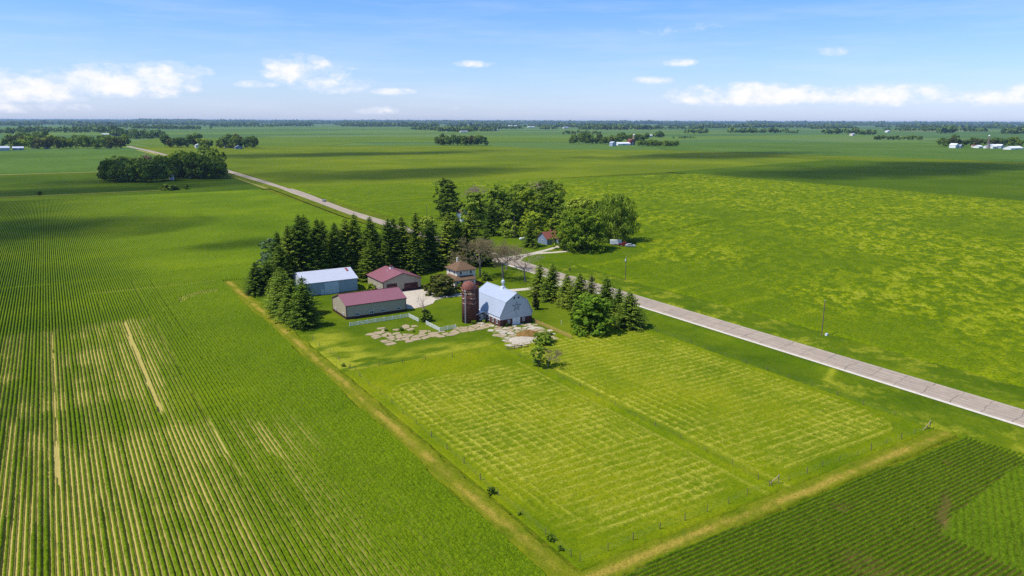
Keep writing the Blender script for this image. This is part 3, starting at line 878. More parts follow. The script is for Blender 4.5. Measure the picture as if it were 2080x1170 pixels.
M_tile = tile_mat('dark_red_clay_tile', (0.105, 0.038, 0.030, 1), (0.078, 0.029, 0.025, 1), (0.10, 0.06, 0.05, 1), 0.4, 0.3)
M_shingle = tile_mat('brown_shingle', (0.19, 0.115, 0.062, 1), (0.15, 0.088, 0.047, 1), (0.10, 0.055, 0.03, 1), 0.9, 0.16)
M_redshingle = tile_mat('red_brown_shingle', (0.27, 0.085, 0.06, 1), (0.22, 0.07, 0.05, 1), (0.12, 0.04, 0.03, 1), 0.9, 0.16)
M_cream = plain('cream_house_siding', (0.62, 0.55, 0.47), 0.75, var=0.06, scale=0.8)
M_deck = plain('red_stained_deck', (0.16, 0.045, 0.028), 0.8, var=0.25)
M_bluegrey = plain('blue_grey_siding', (0.16, 0.20, 0.27), 0.75, var=0.08)
M_wood = plain('weathered_post', (0.14, 0.10, 0.07), 0.9, var=0.3)
M_yellowwood = plain('yellow_board', (0.44, 0.29, 0.09), 0.85, var=0.2)
M_concrete = plain('old_concrete', (0.33, 0.255, 0.155), 0.95, 0.05, var=0.28, scale=0.7, bump=0.5)
M_lime = plain('white_lime_dust', (0.42, 0.36, 0.275), 0.95, 0.05, var=0.15, scale=1.0, bump=0.3)
M_hayheap = plain('rotting_hay', (0.20, 0.115, 0.035), 0.95, 0.05, var=0.5, scale=1.6, bump=0.8)
M_wire = plain('fence_wire', (0.2, 0.19, 0.18), 0.6, var=0.2)


def window(parent, plane, a, z, wd, ht, at, mull=1, frame=M_white, name='window'):
    """plane 'y' faces -Y at y=at centred on x=a ; plane 'x' faces -X at x=at centred on y=a"""
    t = 0.09
    def bx(mb, a0, a1, z0, z1, d0, d1):
        return mb.box(a0, a1, at - d1, at - d0, z0, z1) if plane == 'y' else mb.box(at - d1, at - d0, a0, a1, z0, z1)
    f = MB()
    h = wd / 2
    bx(f, a - h, a + h, z + ht - t, z + ht, 0.0, 0.07); bx(f, a - h, a + h, z, z + t, 0.0, 0.07)
    bx(f, a - h, a - h + t, z + t, z + ht - t, 0.0, 0.07); bx(f, a + h - t, a + h, z + t, z + ht - t, 0.0, 0.07)
    for i in range(mull):
        c = a - h + wd * (i + 1) / (mull + 1)
        bx(f, c - t / 2, c + t / 2, z + t, z + ht - t, 0.0, 0.06)
    fo = f.build(name, frame, parent)
    g_ = MB(); bx(g_, a - h + t * .9, a + h - t * .9, z + t * .9, z + ht - t * .9, 0.004, 0.028)
    g_.build('pane', M_glass, fo)
    return fo


def gable(root, x0, x1, y0, y1, ze, zr, axis, wall, wallend, roof, ov=0.35, th=0.14, z0=0.0):
    """axis = direction of the ridge. walls as one mesh, roof as one mesh"""
    mb = MB()
    if axis == 'x':
        ym = (y0 + y1) / 2
        mb.poly([(x0, y0, z0), (x1, y0, z0), (x1, y0, ze), (x0, y0, ze)], 0); mb.poly([(x0, y1, z0), (x1, y1, z0), (x1, y1, ze), (x0, y1, ze)], 0)
        for x in (x0, x1): mb.poly([(x, y0, z0), (x, y1, z0), (x, y1, ze), (x, ym, zr), (x, y0, ze)], 1)
        s_ = (zr - ze) / (ym - y0)
        rf = MB()
        rf.slab([(x0 - ov, y0 - ov, ze - ov * s_ + th), (x1 + ov, y0 - ov, ze - ov * s_ + th), (x1 + ov, ym, zr + th), (x0 - ov, ym, zr + th)], th)
        rf.slab([(x0 - ov, ym, zr + th), (x1 + ov, ym, zr + th), (x1 + ov, y1 + ov, ze - ov * s_ + th), (x0 - ov, y1 + ov, ze - ov * s_ + th)], th)
    else:
        xm = (x0 + x1) / 2
        mb.poly([(x0, y0, z0), (x0, y1, z0), (x0, y1, ze), (x0, y0, ze)], 1); mb.poly([(x1, y0, z0), (x1, y1, z0), (x1, y1, ze), (x1, y0, ze)], 1)
        for y in (y0, y1): mb.poly([(x0, y, z0), (x1, y, z0), (x1, y, ze), (xm, y, zr), (x0, y, ze)], 0)
        s_ = (zr - ze) / (xm - x0)
        rf = MB()
        rf.slab([(x0 - ov, y0 - ov, ze - ov * s_ + th), (xm, y0 - ov, zr + th), (xm, y1 + ov, zr + th), (x0 - ov, y1 + ov, ze - ov * s_ + th)], th)
        rf.slab([(xm, y0 - ov, zr + th), (x1 + ov, y0 - ov, ze - ov * s_ + th), (x1 + ov, y1 + ov, ze - ov * s_ + th), (xm, y1 + ov, zr + th)], th)
    wo = mb.build('wall', [wall, wallend], root)
    ro = rf.build('roof', roof, root)
    return wo, ro


def skirt(root, x0, x1, y0, y1, z0, z1, mat, name='wainscot', gap=0.02, th=0.05):
    mb = MB()
    mb.box(x0 - th, x1 + th, y0 - th, y0 - gap * 0.1, z0, z1); mb.box(x0 - th, x0 - gap * .1, y0, y1, z0, z1)
    mb.box(x1 + gap * .1, x1 + th, y0, y1, z0, z1); mb.box(x0 - th, x1 + th, y1 + gap * .1, y1 + th, z0, z1)
    return mb.build(name, mat, root)


# ------------------------------------------------------------------ barn
B = thing('barn', 'pale blue gambrel roofed barn with a dark star on its gable beside the silo', 'barn', (108.15, 178.5, 0))
bx0, bx1, by0, by1 = 102.75, 113.55, 170.2, 186.6
xm = (bx0 + bx1) / 2
skirt_mb = MB(); skirt_mb.box(bx0, bx1, by0, by1, -0.3, 2.05); skirt_mb.build('masonry_base', M_tile, B)
gp = [(bx0 - 0.04, 2.05), (bx1 + 0.04, 2.05), (bx1 + 0.04, 3.1), (xm + 3.55, 7.0), (xm, 9.3), (xm - 3.55, 7.0), (bx0 - 0.04, 3.1)]
mb = MB()
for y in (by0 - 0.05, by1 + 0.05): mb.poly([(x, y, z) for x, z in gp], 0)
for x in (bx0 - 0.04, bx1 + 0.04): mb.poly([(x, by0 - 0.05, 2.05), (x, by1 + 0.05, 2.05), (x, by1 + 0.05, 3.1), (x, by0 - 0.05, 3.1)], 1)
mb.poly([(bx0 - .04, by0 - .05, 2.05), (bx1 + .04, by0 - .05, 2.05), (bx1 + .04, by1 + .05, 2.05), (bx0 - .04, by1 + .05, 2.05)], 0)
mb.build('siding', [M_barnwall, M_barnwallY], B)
rf = MB(); th = 0.13; ya, yb = by0 - 0.3, by1 + 0.3
for s in (-1, 1):
    k1 = (xm + s * 3.62, 7.0 + th); pk = (xm, 9.3 + th); ev = (xm + s * 5.72, 2.85 + th)
    q = [(pk[0], ya, pk[1]), (k1[0], ya, k1[1]), (k1[0], yb, k1[1]), (pk[0], yb, pk[1])]
    rf.slab(q, th)
    q = [(k1[0], ya, k1[1]), (ev[0], ya, ev[1]), (ev[0], yb, ev[1]), (k1[0], yb, k1[1])]
    rf.slab(q, th)
rfo = rf.build('roof', M_barnroof, B)
rd = MB(); rd.box(xm - .18, xm + .18, ya - .01, yb + .01, 9.3 + th - .03, 9.3 + th + .06)
for s in (-1, 1): rd.box(xm + s * 3.62 - .09, xm + s * 3.62 + .09, ya - .012, yb + .012, 7.0 + th - .02, 7.0 + th + .05)
rd.build('ridge_cap', M_galvlight, rfo)
st = MB(); cx_, cz_, rr = xm + .1, 5.45, 1.45
pts = [(cx_ + rr * math.sin(i * 4 * math.pi / 5), cz_ + rr * math.cos(i * 4 * math.pi / 5)) for i in range(5)]
for i in range(5):
    a, b = pts[i], pts[(i + 1) % 5]
    d = Vector((b[0] - a[0], 0, b[1] - a[1])).normalized(); pz = Vector((-d.z, 0, d.x)) * 0.04
    y_ = by0 - 0.052 - 0.004 * i
    st.extrude([(a[0] + pz.x, a[1] + pz.z), (b[0] + pz.x, b[1] + pz.z), (b[0] - pz.x, b[1] - pz.z), (a[0] - pz.x, a[1] - pz.z)], 'y', y_ - 0.05, y_)
st.build('star', plain('star_tubing', (0.10, 0.10, 0.11), 0.7), B)
MB().box(xm - .03, xm + .03, by0 - .11, by0 - .055, 2.15, cz_ - 0.5).build('hay_door_seam', M_galv, B)
for xx in (xm - .65, xm + .72):
    f = MB().box(xx - .24, xx + .24, by0 - .10, by0 - .052, 7.72, 8.25).build('gable_window', M_glass, B)
dr = MB().box(xm - 1.25, xm + 1.3, by0 - .09, by0 - .002, -0.1, 2.15).build('door', M_white, B)
MB().box(xm + .0, xm + .05, by0 - .115, by0 - .092, 0.0, 1.8).build('door_seam', M_galv, dr)
for xx in (xm - 2.45, xm + 2.5): window(B, 'y', xx, 0.8, 0.75, 1.0, by0, 1)
for yy in (171.9, 174.1, 176.4, 178.5): window(B, 'x', yy, 0.75, 0.8, 1.05, bx0, 0)
vt = MB(); vc = (xm, 177.4, 9.35)
vt.box(vc[0] - .55, vc[0] + .55, vc[1] - .55, vc[1] + .55, 8.95, 9.95)
vo = vt.build('ventilator', M_white, B)
MB().lathe(vc, [(0.36, .6), (0.36, 1.5), (0.5, 1.52), (0.52, 1.75), (0.5, 1.8)], 14).build('louvre_drum', M_galvlight, vo, True)
MB().lathe(vc, [(0.5, 1.8), (0.54, 2.0), (0.48, 2.25), (0.28, 2.45), (0.08, 2.55), (0.04, 2.9), (0.01, 3.0)], 14).build('dome', M_galvlight, vo, True)

LT = thing('barn_lean_to', 'small white roofed lean-to squeezed between the silo and the barn', 'shed', (101.4, 180.4, 0))
mb = MB(); mb.box(99.9, 102.6, 179.2, 182.2, 0, 1.9); mb.build('wall', M_cream, LT)
mb = MB(); mb.slab([(99.4, 178.5, 2.15), (102.66, 178.5, 2.9), (102.66, 182.7, 2.9), (99.4, 182.7, 2.15)], 0.1); mb.build('roof', M_white, LT)
window(LT, 'y', 101.3, 0.6, 0.7, 0.9, 179.2, 0)
MB().box(100.2, 100.75, 179.1, 179.196, 0, 1.7).build('door', M_dark, LT)

# silo
S = thing('silo', 'tall dark red tile silo with a rusty dome, left of the barn', 'silo', (98.0, 179.7, 0))
MB().lathe((98.0, 179.7, 0), [(2.08, -0.1), (2.08, 10.1)], 28).build('tile_body', M_tile, S, True)
bd = MB()
for z in np.arange(0.9, 10.0, 0.75): bd.lathe((98.0, 179.7, 0), [(2.08, z), (2.10, z + .01), (2.10, z + .05), (2.08, z + .06)], 28)
bd.build('hoop', M_tile, S, True)
m = Mt('flaking_cream_coat', 0.9)
p_ = m.obj(); fl = m.ramp(m.noise(m.scaled(p_, (1, 1, 1.8)), 1.1, 5, 0.6), [(0.50, 0.0), (0.56, 1.0)])
m.color(m.mix(fl, (0.085, 0.034, 0.028, 1), (0.42, 0.30, 0.22, 1)))
M_flake = m.m
cb = MB()
for z, h in ((9.55, .3), (8.75, .35), (7.25, .3), (5.9, .22)): cb.lathe((98.0, 179.7, 0), [(2.09, z - h), (2.12, z - h + .01), (2.12, z + h), (2.09, z + h + .01)], 28)
cb.build('cream_band', M_flake, S, True)
m = Mt('rusty_dome', 0.7, 0.3)
p_ = m.obj(); m.color(m.ramp(m.noise(m.scaled(p_, (1, 1, .4)), 1.4, 6, 0.7), [(0.3, (0.12, 0.035, 0.028, 1)), (0.55, (0.20, 0.065, 0.045, 1)), (0.75, (0.32, 0.15, 0.11, 1))]))
MB().lathe((98.0, 179.7, 10.1), [(2.18, -0.06), (2.18, .05)] + [(2.14 * math.cos(t), .05 + 2.1 * math.sin(t)) for t in np.linspace(0.08, 1.5, 9)], 28).build('dome', m.m, S, True)
ch = MB(); ch.box(99.9, 100.9, 178.9, 180.3, 0, 9.9); ch.build('chute', M_tile, S)
ld = MB()
for s in (-.22, .22): ld.tube((96.1 , 178.45 + s, 0), (96.1, 178.45 + s, 10.2), .03, n=5)
for z in np.arange(.5, 10, .5): ld.tube((96.1, 178.23, z), (96.1, 178.67, z), .02, n=4)
ld.build('ladder', M_galvlight, S)

# ------------------------------------------------------------------ grey machine shed
G = thing('machine_shed', 'grey metal machine shed with silver roof and pale sliding door by the spruces', 'shed', (75.4, 242, 0))
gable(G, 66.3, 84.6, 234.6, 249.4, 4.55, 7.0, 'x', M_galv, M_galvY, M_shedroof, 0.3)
d = MB(); d.box(73.0, 77.9, 234.42, 234.57, 0.05, 4.15); d.build('sliding_door', M_galvlight, G)
MB().box(72.0, 82.6, 234.44, 234.59, 4.18, 4.32).build('door_track', M_galv, G)
MB().box(71.8, 72.9, 234.5, 234.58, 0.05, 2.05).build('small_door', M_galvlight, G)
MB().slab([(82.6, 239.4, 6.32 + .135), (83.4, 239.4, 6.32 + .135), (83.4, 241.6, 6.86 + .21), (82.6, 241.6, 6.86 + .21)], 0.06).build('rust_patch', M_rust, G)
MB().box(66.2, 84.7, 234.52, 234.598, 0, 0.35).build('sill_board', M_wood, G)

# ------------------------------------------------------------------ maroon roofed garage
A = thing('garage', 'tan garage with maroon gable roof and two dark doors behind the long shed', 'garage', (97.2, 232.6, 0))
ax0, ax1, ay0, ay1 = 90.3, 104.3, 225.7, 239.8
gable(A, ax0, ax1, ay0, ay1, 4.15, 6.45, 'y', M_tan, M_tanY, M_maroonY, 0.45)
skirt(A, ax0, ax1, ay0, ay1, 0, 0.95, M_wains)
fa = MB(); s_ = 2.3 / 7.0; th = .14
for s in (-1, 1):
    e = (97.3 + s * 7.45, 4.15 - .45 * s_ + .01)
    fa.slab([(97.3, ay0 - .462, 6.46 + .14), (e[0], ay0 - .462, e[1] + .14), (e[0], ay0 - .452, e[1] + .14), (97.3, ay0 - .452, 6.46 + .14)], .22)
fa.build('fascia', M_maroon_trim, A)
for x0, x1, z1 in ((91.6, 95.3, 3.15), (98.0, 103.0, 2.75)):
    d = MB(); d.box(x0, x1, ay0 - .10, ay0 - .055, 0.04, z1)
    dd = d.build('overhead_door', M_maroon_trim, A)
    pn = MB()
    for i in range(4): pn.box(x0 + .3 + i * (x1 - x0 - .6) / 4, x0 + .1 + (i + 1) * (x1 - x0 - .6) / 4, ay0 - .125, ay0 - .103, z1 * .58, z1 * .58 + .38)
    pn.build('door_windows', M_glass, dd)
MB().box(96.3, 97.2, ay0 - .09, ay0 - .052, 0.05, 2.1).build('walk_door', M_tan, A)
for yy in (229.0, 233.5): window(A, 'x', yy, 1.3, 0.9, 0.8, ax0 - .05, 1)
MB().box(ax0 - .09, ax0 + .09, ay0 - .1, ay0 + .05, 0.95, 4.0).build('corner_trim', M_maroon_trim, A)
cu = MB(); cu.box(96.75, 97.85, 234.3, 235.4, 6.1, 7.15)
cuo = cu.build('cupola', M_white, A)
mb = MB(); q = [(96.6, 234.15, 7.15), (98.0, 234.15, 7.15), (98.0, 235.55, 7.15), (96.6, 235.55, 7.15)]
for i in range(4): mb.poly([q[i], q[(i + 1) % 4], (97.3, 234.85, 7.85)])
mb.poly(q); mb.build('cupola_roof', M_maroon_trim, cuo)
MB().tube((95.2, 233.6, 5.6), (95.2, 233.6, 6.5), .1).build('vent_pipe', M_white, A)

# ------------------------------------------------------------------ long tan shed
T = thing('long_shed', 'long tan shed with maroon roof, dark base and four small white windows', 'shed', (78, 206.4, 0))
tx0, tx1, ty0, ty1 = 68.45, 87.3, 200.3, 212.6
gable(T, tx0, tx1, ty0, ty1, 4.3, 6.45, 'x', M_tan, M_tanY, M_maroon, 0.3)
skirt(T, tx0, tx1, ty0, ty1, 0, 0.85, M_wains)
for xx in (71.65, 76.2, 79.8, 84.8): window(T, 'y', xx, 0.95, 1.25, 0.85, ty0 - .052, 1)
for yy in (202.8, 209.5): window(T, 'x', yy, 0.95, 0.95, 0.8, tx0 - .052, 1)
for nm, bxs in (('corner_trim', [(tx0 - .09, tx0 + .1, ty0 - .09, ty0 + .1), (tx1 - .1, tx1 + .09, ty0 - .09, ty0 + .1), (tx0 - .09, tx0 + .1, ty1 - .1, ty1 + .09)]),):
    for b_ in bxs: MB().box(b_[0], b_[1], b_[2], b_[3], .85, 4.12).build(nm, M_maroon_trim, T)
MB().box(tx0 - .32, tx1 + .32, ty0 - .345, ty0 - .302, 4.15, 4.33).build('eave_trim', M_maroon_trim, T)
MB().box(tx0 - .3, tx1 + .3, 206.3, 206.6, 6.55, 6.64).build('ridge_cap', M_maroon_trim, T)
# things glimpsed behind the long shed
st_ = thing('storage_hutch', 'small dark brown hutch with white trim peeping above the long shed roof', 'hutch', (84.8, 219.5, 0))
MB().box(83.6, 86.4, 218.6, 220.6, 0, 1.7).build('wall', M_wood, st_)
MB().slab([(83.3, 218.3, 1.95), (86.7, 218.3, 1.95), (86.7, 220.9, 1.75), (83.3, 220.9, 1.75)], .1).build('roof', M_maroon_trim, st_)
MB().box(83.5, 83.62, 218.5, 220.7, 0, 2.5).box(83.5, 86.4, 218.48, 218.58, .0, .35).build('trim', M_white, st_)

# ------------------------------------------------------------------ house
Hs = thing('farmhouse', 'cream two storey farmhouse with brown hipped roof behind the silo', 'house', (119.8, 225.4, 0))
hx0, hx1, hy0, hy1 = 116.1, 123.5, 221.4, 229.2
mb = MB(); mb.box(hx0, hx1, hy0, hy1, 0, 5.95); mb.build('wall', M_cream, Hs)


def hip(mb, x0, x1, y0, y1, ze, apex, th=.18):
    q = [(x0, y0, ze), (x1, y0, ze), (x1, y1, ze), (x0, y1, ze)]
    for i in range(4):
        a, b = q[i], q[(i + 1) % 4]
        top = apex if len(apex) == 1 else None
        if len(apex) == 1: mb.poly([a, b, apex[0]])
    if len(apex) == 2:
        A_, B_ = apex
        mb.poly([q[0], q[1], B_, A_]); mb.poly([q[1], q[2], B_]); mb.poly([q[2], q[3], A_, B_]); mb.poly([q[3], q[0], A_])
    mb.box(x0, x1, y0, y1, ze - th, ze - .002)
    return mb


hr = hip(MB(), hx0 - .65, hx1 + .65, hy0 - .65, hy1 + .65, 6.05, [(119.8, 225.3, 8.75)]).build('roof', M_shingle, Hs)
MB().box(119.0, 119.6, 226.6, 227.2, 7.6, 9.5).build('chimney', M_cream, hr)
MB().tube((118.0, 222.5, 6.6), (118.0, 222.5, 7.2), .09).build('vent_pipe', M_white, hr)
mb = MB(); mb.box(114.3, 122.4, 219.6, 221.38, 0, 2.85); mb.box(114.3, 116.08, 221.38, 227.6, 0, 2.85); lw = mb.build('porch_wall', M_cream, Hs)
mb = MB(); e = 3.0; x0, x1, y0, y1 = 113.7, 122.8, 219.0, 228.2
wallz = 4.05
mb.poly([(x0, y0, e), (x1, y0, e), (x1 - .6, hy0 - .01, wallz), (hx0 - .01, hy0 - .01, wallz)]); mb.poly([(x0, y0, e), (hx0 - .01, hy0 - .01, wallz), (hx0 - .01, y1 - .6, wallz), (x0, y1, e)])
mb.poly([(x1, y0, e), (x1, hy0 - .01, e), (x1 - .6, hy0 - .01, wallz)]); mb.poly([(x0, y1, e), (hx0 - .01, y1, e), (hx0 - .01, y1 - .6, wallz)])
mb.box(x0, x1, y0, hy0 - .01, e - .16, e - .003); mb.box(x0, hx0 - .01, hy0 - .01, y1, e - .16, e - .003)
mb.build('porch_roof', M_shingle, Hs)
for xx in (117.6, 121.6): window(Hs, 'y', xx, 4.35, 0.85, 1.3, hy0, 0)
for yy in (223.4, 226.9): window(Hs, 'x', yy, 4.35, 0.85, 1.3, hx0, 0)
for xx in (115.4, 119.2, 121.4): window(Hs, 'y', xx, 1.1, 0.8, 1.3, 219.6, 0)
MB().box(116.6, 117.5, 219.52, 219.596, .7, 2.7).build('door', M_dark, Hs)
dk = MB(); dk.box(114.6, 122.3, 216.9, 219.55, 0.55, .7)
for xx in (114.7, 117, 119.5, 122.2): dk.box(xx - .07, xx + .07, 216.92, 217.06, 0, 1.55)
dk.box(116.4, 122.3, 216.93, 217.03, 1.45, 1.55); dk.box(116.4, 122.3, 216.93, 217.03, 1.05, 1.12)
dko = dk.build('deck', M_deck, Hs)
s2 = MB()
for i in range(4): s2.box(114.7, 116.3, 216.9 - .35 * (i + 1), 216.9 - .35 * i, 0, .55 - .13 * i)
s2.build('steps', M_deck, dko)
for xx in (114.7, 116.3): MB().tube((xx, 216.9, 1.5), (xx, 215.4, .95), .05, n=5).tube((xx, 215.4, 0), (xx, 215.4, .95), .05, n=5).build('handrail', M_yellowwood, dko)
MB().box(123.52, 126.0, 221.6, 225.4, 0, .75).build('side_deck', M_deck, Hs)
mb = MB(); mb.box(123.52, 125.6, 225.45, 228.8, 0, 2.9); mb.build('rear_wing', M_cream, Hs)
MB().slab([(123.52, 225.2, 3.6), (125.9, 225.2, 2.95), (125.9, 229.0, 2.95), (123.52, 229.0, 3.6)], .12).build('rear_wing_roof', M_shingle, Hs)


# ------------------------------------------------------------------ fences
def board_fence(name, label, path, step, mat, nr=3, h=1.2, pr=.07):
    root = thing(name, label, 'fence', (path[0][0], path[0][1], 0))
    rails = MB()
    for (a, b) in zip(path[:-1], path[1:]):
        a = Vector((a[0], a[1], 0)); b = Vector((b[0], b[1], 0)); n = max(1, round((b - a).length / step))
        d_ = (b - a).normalized(); pz = Vector((-d_.y, d_.x, 0)) * .03
        for i in range(n + (1 if b == Vector((*path[-1][:2], 0)) else 0)):
            p = a + (b - a) * (i / n)
            MB().box(p.x - pr, p.x + pr, p.y - pr, p.y + pr, -0.1, h + .08).build('post', mat, root)
        for k in range(nr):
            z = h * (k + .75) / nr
            q = [a + pz, b + pz, b - pz, a - pz]
            rails.extrude([(v.x, v.y) for v in q], 'z', z - .068, z + .068)
    rails.build('rail', mat, root)
    return root


board_fence('board_fence', 'white three rail fence in front of the long tan shed', [(66.8, 193.0), (85.2, 193.5), (85.4, 187.2)], 2.6, M_white)
board_fence('board_fence', 'short white rail fence running from the bare tree towards the silo', [(86.1, 183.5), (86.2, 175.1), (91.5, 175.7)], 2.6, M_white)
board_fence('board_fence', 'yellow wooden rail fence running away from the barn corner', [(113.8, 169.3), (113.3, 150.6)], 2.4, M_yellowwood, 3, 1.15)
board_fence('board_fence', 'dark brown low board fence below the barnyard slabs', [(93.4, 150.9), (99.2, 150.3)], 1.9, M_wood, 2, 1.0)


def wire_fence(label, path, step, braces=(), jit=.25, seed=1):
    rnd_ = random.Random(seed)
    root = thing('wire_fence', label, 'fence', (path[0][0], path[0][1], 0))
    wires = MB()
    for (a, b) in zip(path[:-1], path[1:]):
        a = Vector((a[0], a[1], 0)); b = Vector((b[0], b[1], 0)); n = max(1, round((b - a).length / step))
        pts = [a + (b - a) * (i / n) + Vector((rnd_.uniform(-jit, jit), rnd_.uniform(-jit, jit), 0)) for i in range(n + 1)]
        for p in pts:
            h = rnd_.uniform(1.1, 1.45); r_ = rnd_.choice((.04, .05, .07)); l_ = Vector((rnd_.uniform(-.07, .07), rnd_.uniform(-.07, .07), 0))
            MB().tube(p - Vector((0, 0, .1)), p + l_ + Vector((0, 0, h)), r_, r_ * .85, 6).build('post', M_wood, root)
        for z in (.35, .7, 1.05):
            for p, q in zip(pts[:-1], pts[1:]): wires.tube(p + Vector((0, 0, z)), q + Vector((0, 0, z)), .004, n=3)
    for (p, q) in braces:
        MB().tube(p, q, .08, .07, 6).build('brace', M_concrete, root)
    wires.build('wire', M_wire, root)
    return root


wire_fence('wire fence with thin posts along the left edge of the pasture', [(53.2, 69.5), (54.2, 158), (53.6, 186)], 6.5, seed=3)
wire_fence('wire fence with leaning posts between pasture and near soybean rows', [(53.5, 68.2), (91.5, 68.3), (136.0, 67.4)], 4.6, [((93.6, 68.3, 1.5), (91.9, 68.9, .05)), ((93.6, 68.3, 0), (93.7, 68.3, 1.7)), ((136.2, 67.3, 1.7), (134.4, 67.6, .05)), ((136.2, 67.3, 0), (136.2, 67.3, 1.8))], seed=4)
wire_fence('wire fence down the middle, parting the two mown paddocks', [(92.9, 150.5), (92.0, 70.5)], 6.2, seed=5)
wire_fence('wire fence along the roadside edge of the pasture', [(136.4, 68.5), (137.5, 149), (136.9, 156)], 6.4, seed=6)
wire_fence('wire fence crossing the grass between barnyard and pasture', [(55.2, 157.4), (72, 154.8), (93.0, 151.0)], 6.2, seed=7)

# ------------------------------------------------------------------ broken barnyard paving
def clip_half(poly, p, n):                               # keep the side of the line through p where (q-p).n < 0
    out = []
    for i in range(len(poly)):
        a, b = poly[i], poly[(i + 1) % len(poly)]
        da = (a[0] - p[0]) * n[0] + (a[1] - p[1]) * n[1]; db = (b[0] - p[0]) * n[0] + (b[1] - p[1]) * n[1]
        if da < 0: out.append(a)
        if (da < 0) != (db < 0):
            t = da / (da - db); out.append((a[0] + (b[0] - a[0]) * t, a[1] + (b[1] - a[1]) * t))
    return out


def slabs(name, regions, seed):                          # cracked slabs: irregular cells with grass in the joints
    rr = random.Random(seed); mb = MB()
    for (poly, sx, sy, ang, keepp, mi) in regions:
        f = inpoly(poly); xs_ = [p[0] for p in poly]; ys_ = [p[1] for p in poly]
        cx0 = sum(xs_) / len(xs_); cy0 = sum(ys_) / len(ys_); ca, sa = math.cos(ang), math.sin(ang)
        sites = []
        for i in range(-14, 15):
            for j in range(-14, 15):
                a = (i + rr.uniform(-.32, .32)) * sx; b = (j + rr.uniform(-.32, .32)) * sy
                sites.append((cx0 + a * ca - b * sa, cy0 + a * sa + b * ca))
        for (x, y) in sites:
            if not f(np.array(x), np.array(y)) or rr.random() > keepp(x, y): continue
            q = [(x - 4, y - 4), (x + 4, y - 4), (x + 4, y + 4), (x - 4, y + 4)]
            for (ox, oy) in sites:
                dx, dy = ox - x, oy - y; dd = math.hypot(dx, dy)
                if 0 < dd < 7 and q:
                    gp_ = rr.uniform(.02, .18) if rr.random() < .75 else rr.uniform(.2, .55)
                    k = .5 - gp_ / dd
                    q = clip_half(q, (x + dx * k, y + dy * k), (dx, dy))
            if len(q) < 3: continue
            z = .16 + rr.uniform(0, .07)
            q2 = []
            for i in range(len(q)):                       # nibble the edges
                a, b = q[i], q[(i + 1) % len(q)]
                q2 += [a, ((a[0] + b[0]) / 2 + rr.uniform(-.12, .12), (a[1] + b[1]) / 2 + rr.uniform(-.12, .12))]
            mb.slab([(px, py, z) for px, py in q2], .2, mi if rr.random() < .6 else 0)
    return tag(mb.build(name, [M_concrete, M_lime], None), kind='structure')


A1 = [(66.9, 185.5), (68.9, 170.8), (83.5, 169.6), (85.5, 175), (84, 187), (76, 188.2)]
B1 = [(82.5, 170.0), (99.5, 170.4), (99.6, 177.0), (86, 174.8)]
C1 = [(95.4, 151.2), (103.0, 152.2), (110.5, 151.6), (113.2, 160), (113.2, 169.6), (103.5, 169.7), (102.4, 178), (98.6, 177.8), (98.2, 168)]
slabs('barnyard_paving', [
    (A1, 2.7, 1.9, .08, lambda x, y: .92 if y < 175.5 or x < 69.5 else (.4 if x > 78 or y > 181 else .6), 0),
    (B1, 2.6, 1.9, .1, lambda x, y: .9, 0),
    (C1, 2.1, 1.8, .3, lambda x, y: .9, 1)], 5)
M_track = grass_mat('trampled_ground', (0.10, 0.17, 0.015, 1), (0.19, 0.21, 0.04, 1), (0.30, 0.25, 0.10, 1), (0.42, 0.34, 0.18, 1), 0.6, 0.2)
tag(grid('trampled_ground', np.arange(95, 114, .4), np.arange(150.5, 170, .4), lambda X, Y: (0.1 + .12 * fbm(X, Y, 1.2, 3, 91), {}), M_track, lambda X, Y: inpoly(C1)(X, Y) & (fbm(X, Y, 4, 3, 93) > .36)), kind='structure')


def mound(name, label, cat, c, rx, ry, h, mat, seed):
    xs_ = np.linspace(-1.15, 1.15, 44)
    def f(X, Y):
        r_ = np.hypot(X, Y)
        z = h * np.clip(1 - r_ ** 1.6, -0.1, 1) * (0.55 + .9 * fbm(X * rx, Y * ry, 1.1, 3, seed)) + .25 * h * (fbm(X * rx, Y * ry, .45, 2, seed + 1) - .4) * (r_ < 1.05)
        return z, {}
    o = grid(name, xs_, xs_, f, mat, lambda X, Y: np.hypot(X, Y) < 1.1, None, True, label, cat)
    o.location = c; o.scale = (rx, ry, 1)
    return o


mound('hay_heap', 'brown heap of old hay on the white slabs before the barn', 'hay heap', (105.4, 159.8, .22), 3.5, 2.6, 1.0, M_hayheap, 95)
mound('lime_heap', 'low white spread of lime beside the brown hay heap', 'lime heap', (101.2, 156.6, .24), 3.4, 2.6, .35, M_lime, 97)


# ------------------------------------------------------------------ poles and small roadside things
def utility_pole(label, x, y, h, lamp=False, box=True):
    root = thing('utility_pole', label, 'utility pole', (x, y, 0))
    MB().tube((x, y, -.1), (x, y, h), .15, .11, 8).build('pole', M_wood, root)
    MB().tube((x - .02, y, h - .1), (x - .02, y, h + .35), .06, n=6).build('insulator', M_white, root)
    if box:
        o = MB().lathe((x - .32, y - .1, h - 1.5), [(.2, 0), (.22, .05), (.22, .75), (.14, .85)], 10).build('transformer', M_galvlight, root)
    return root


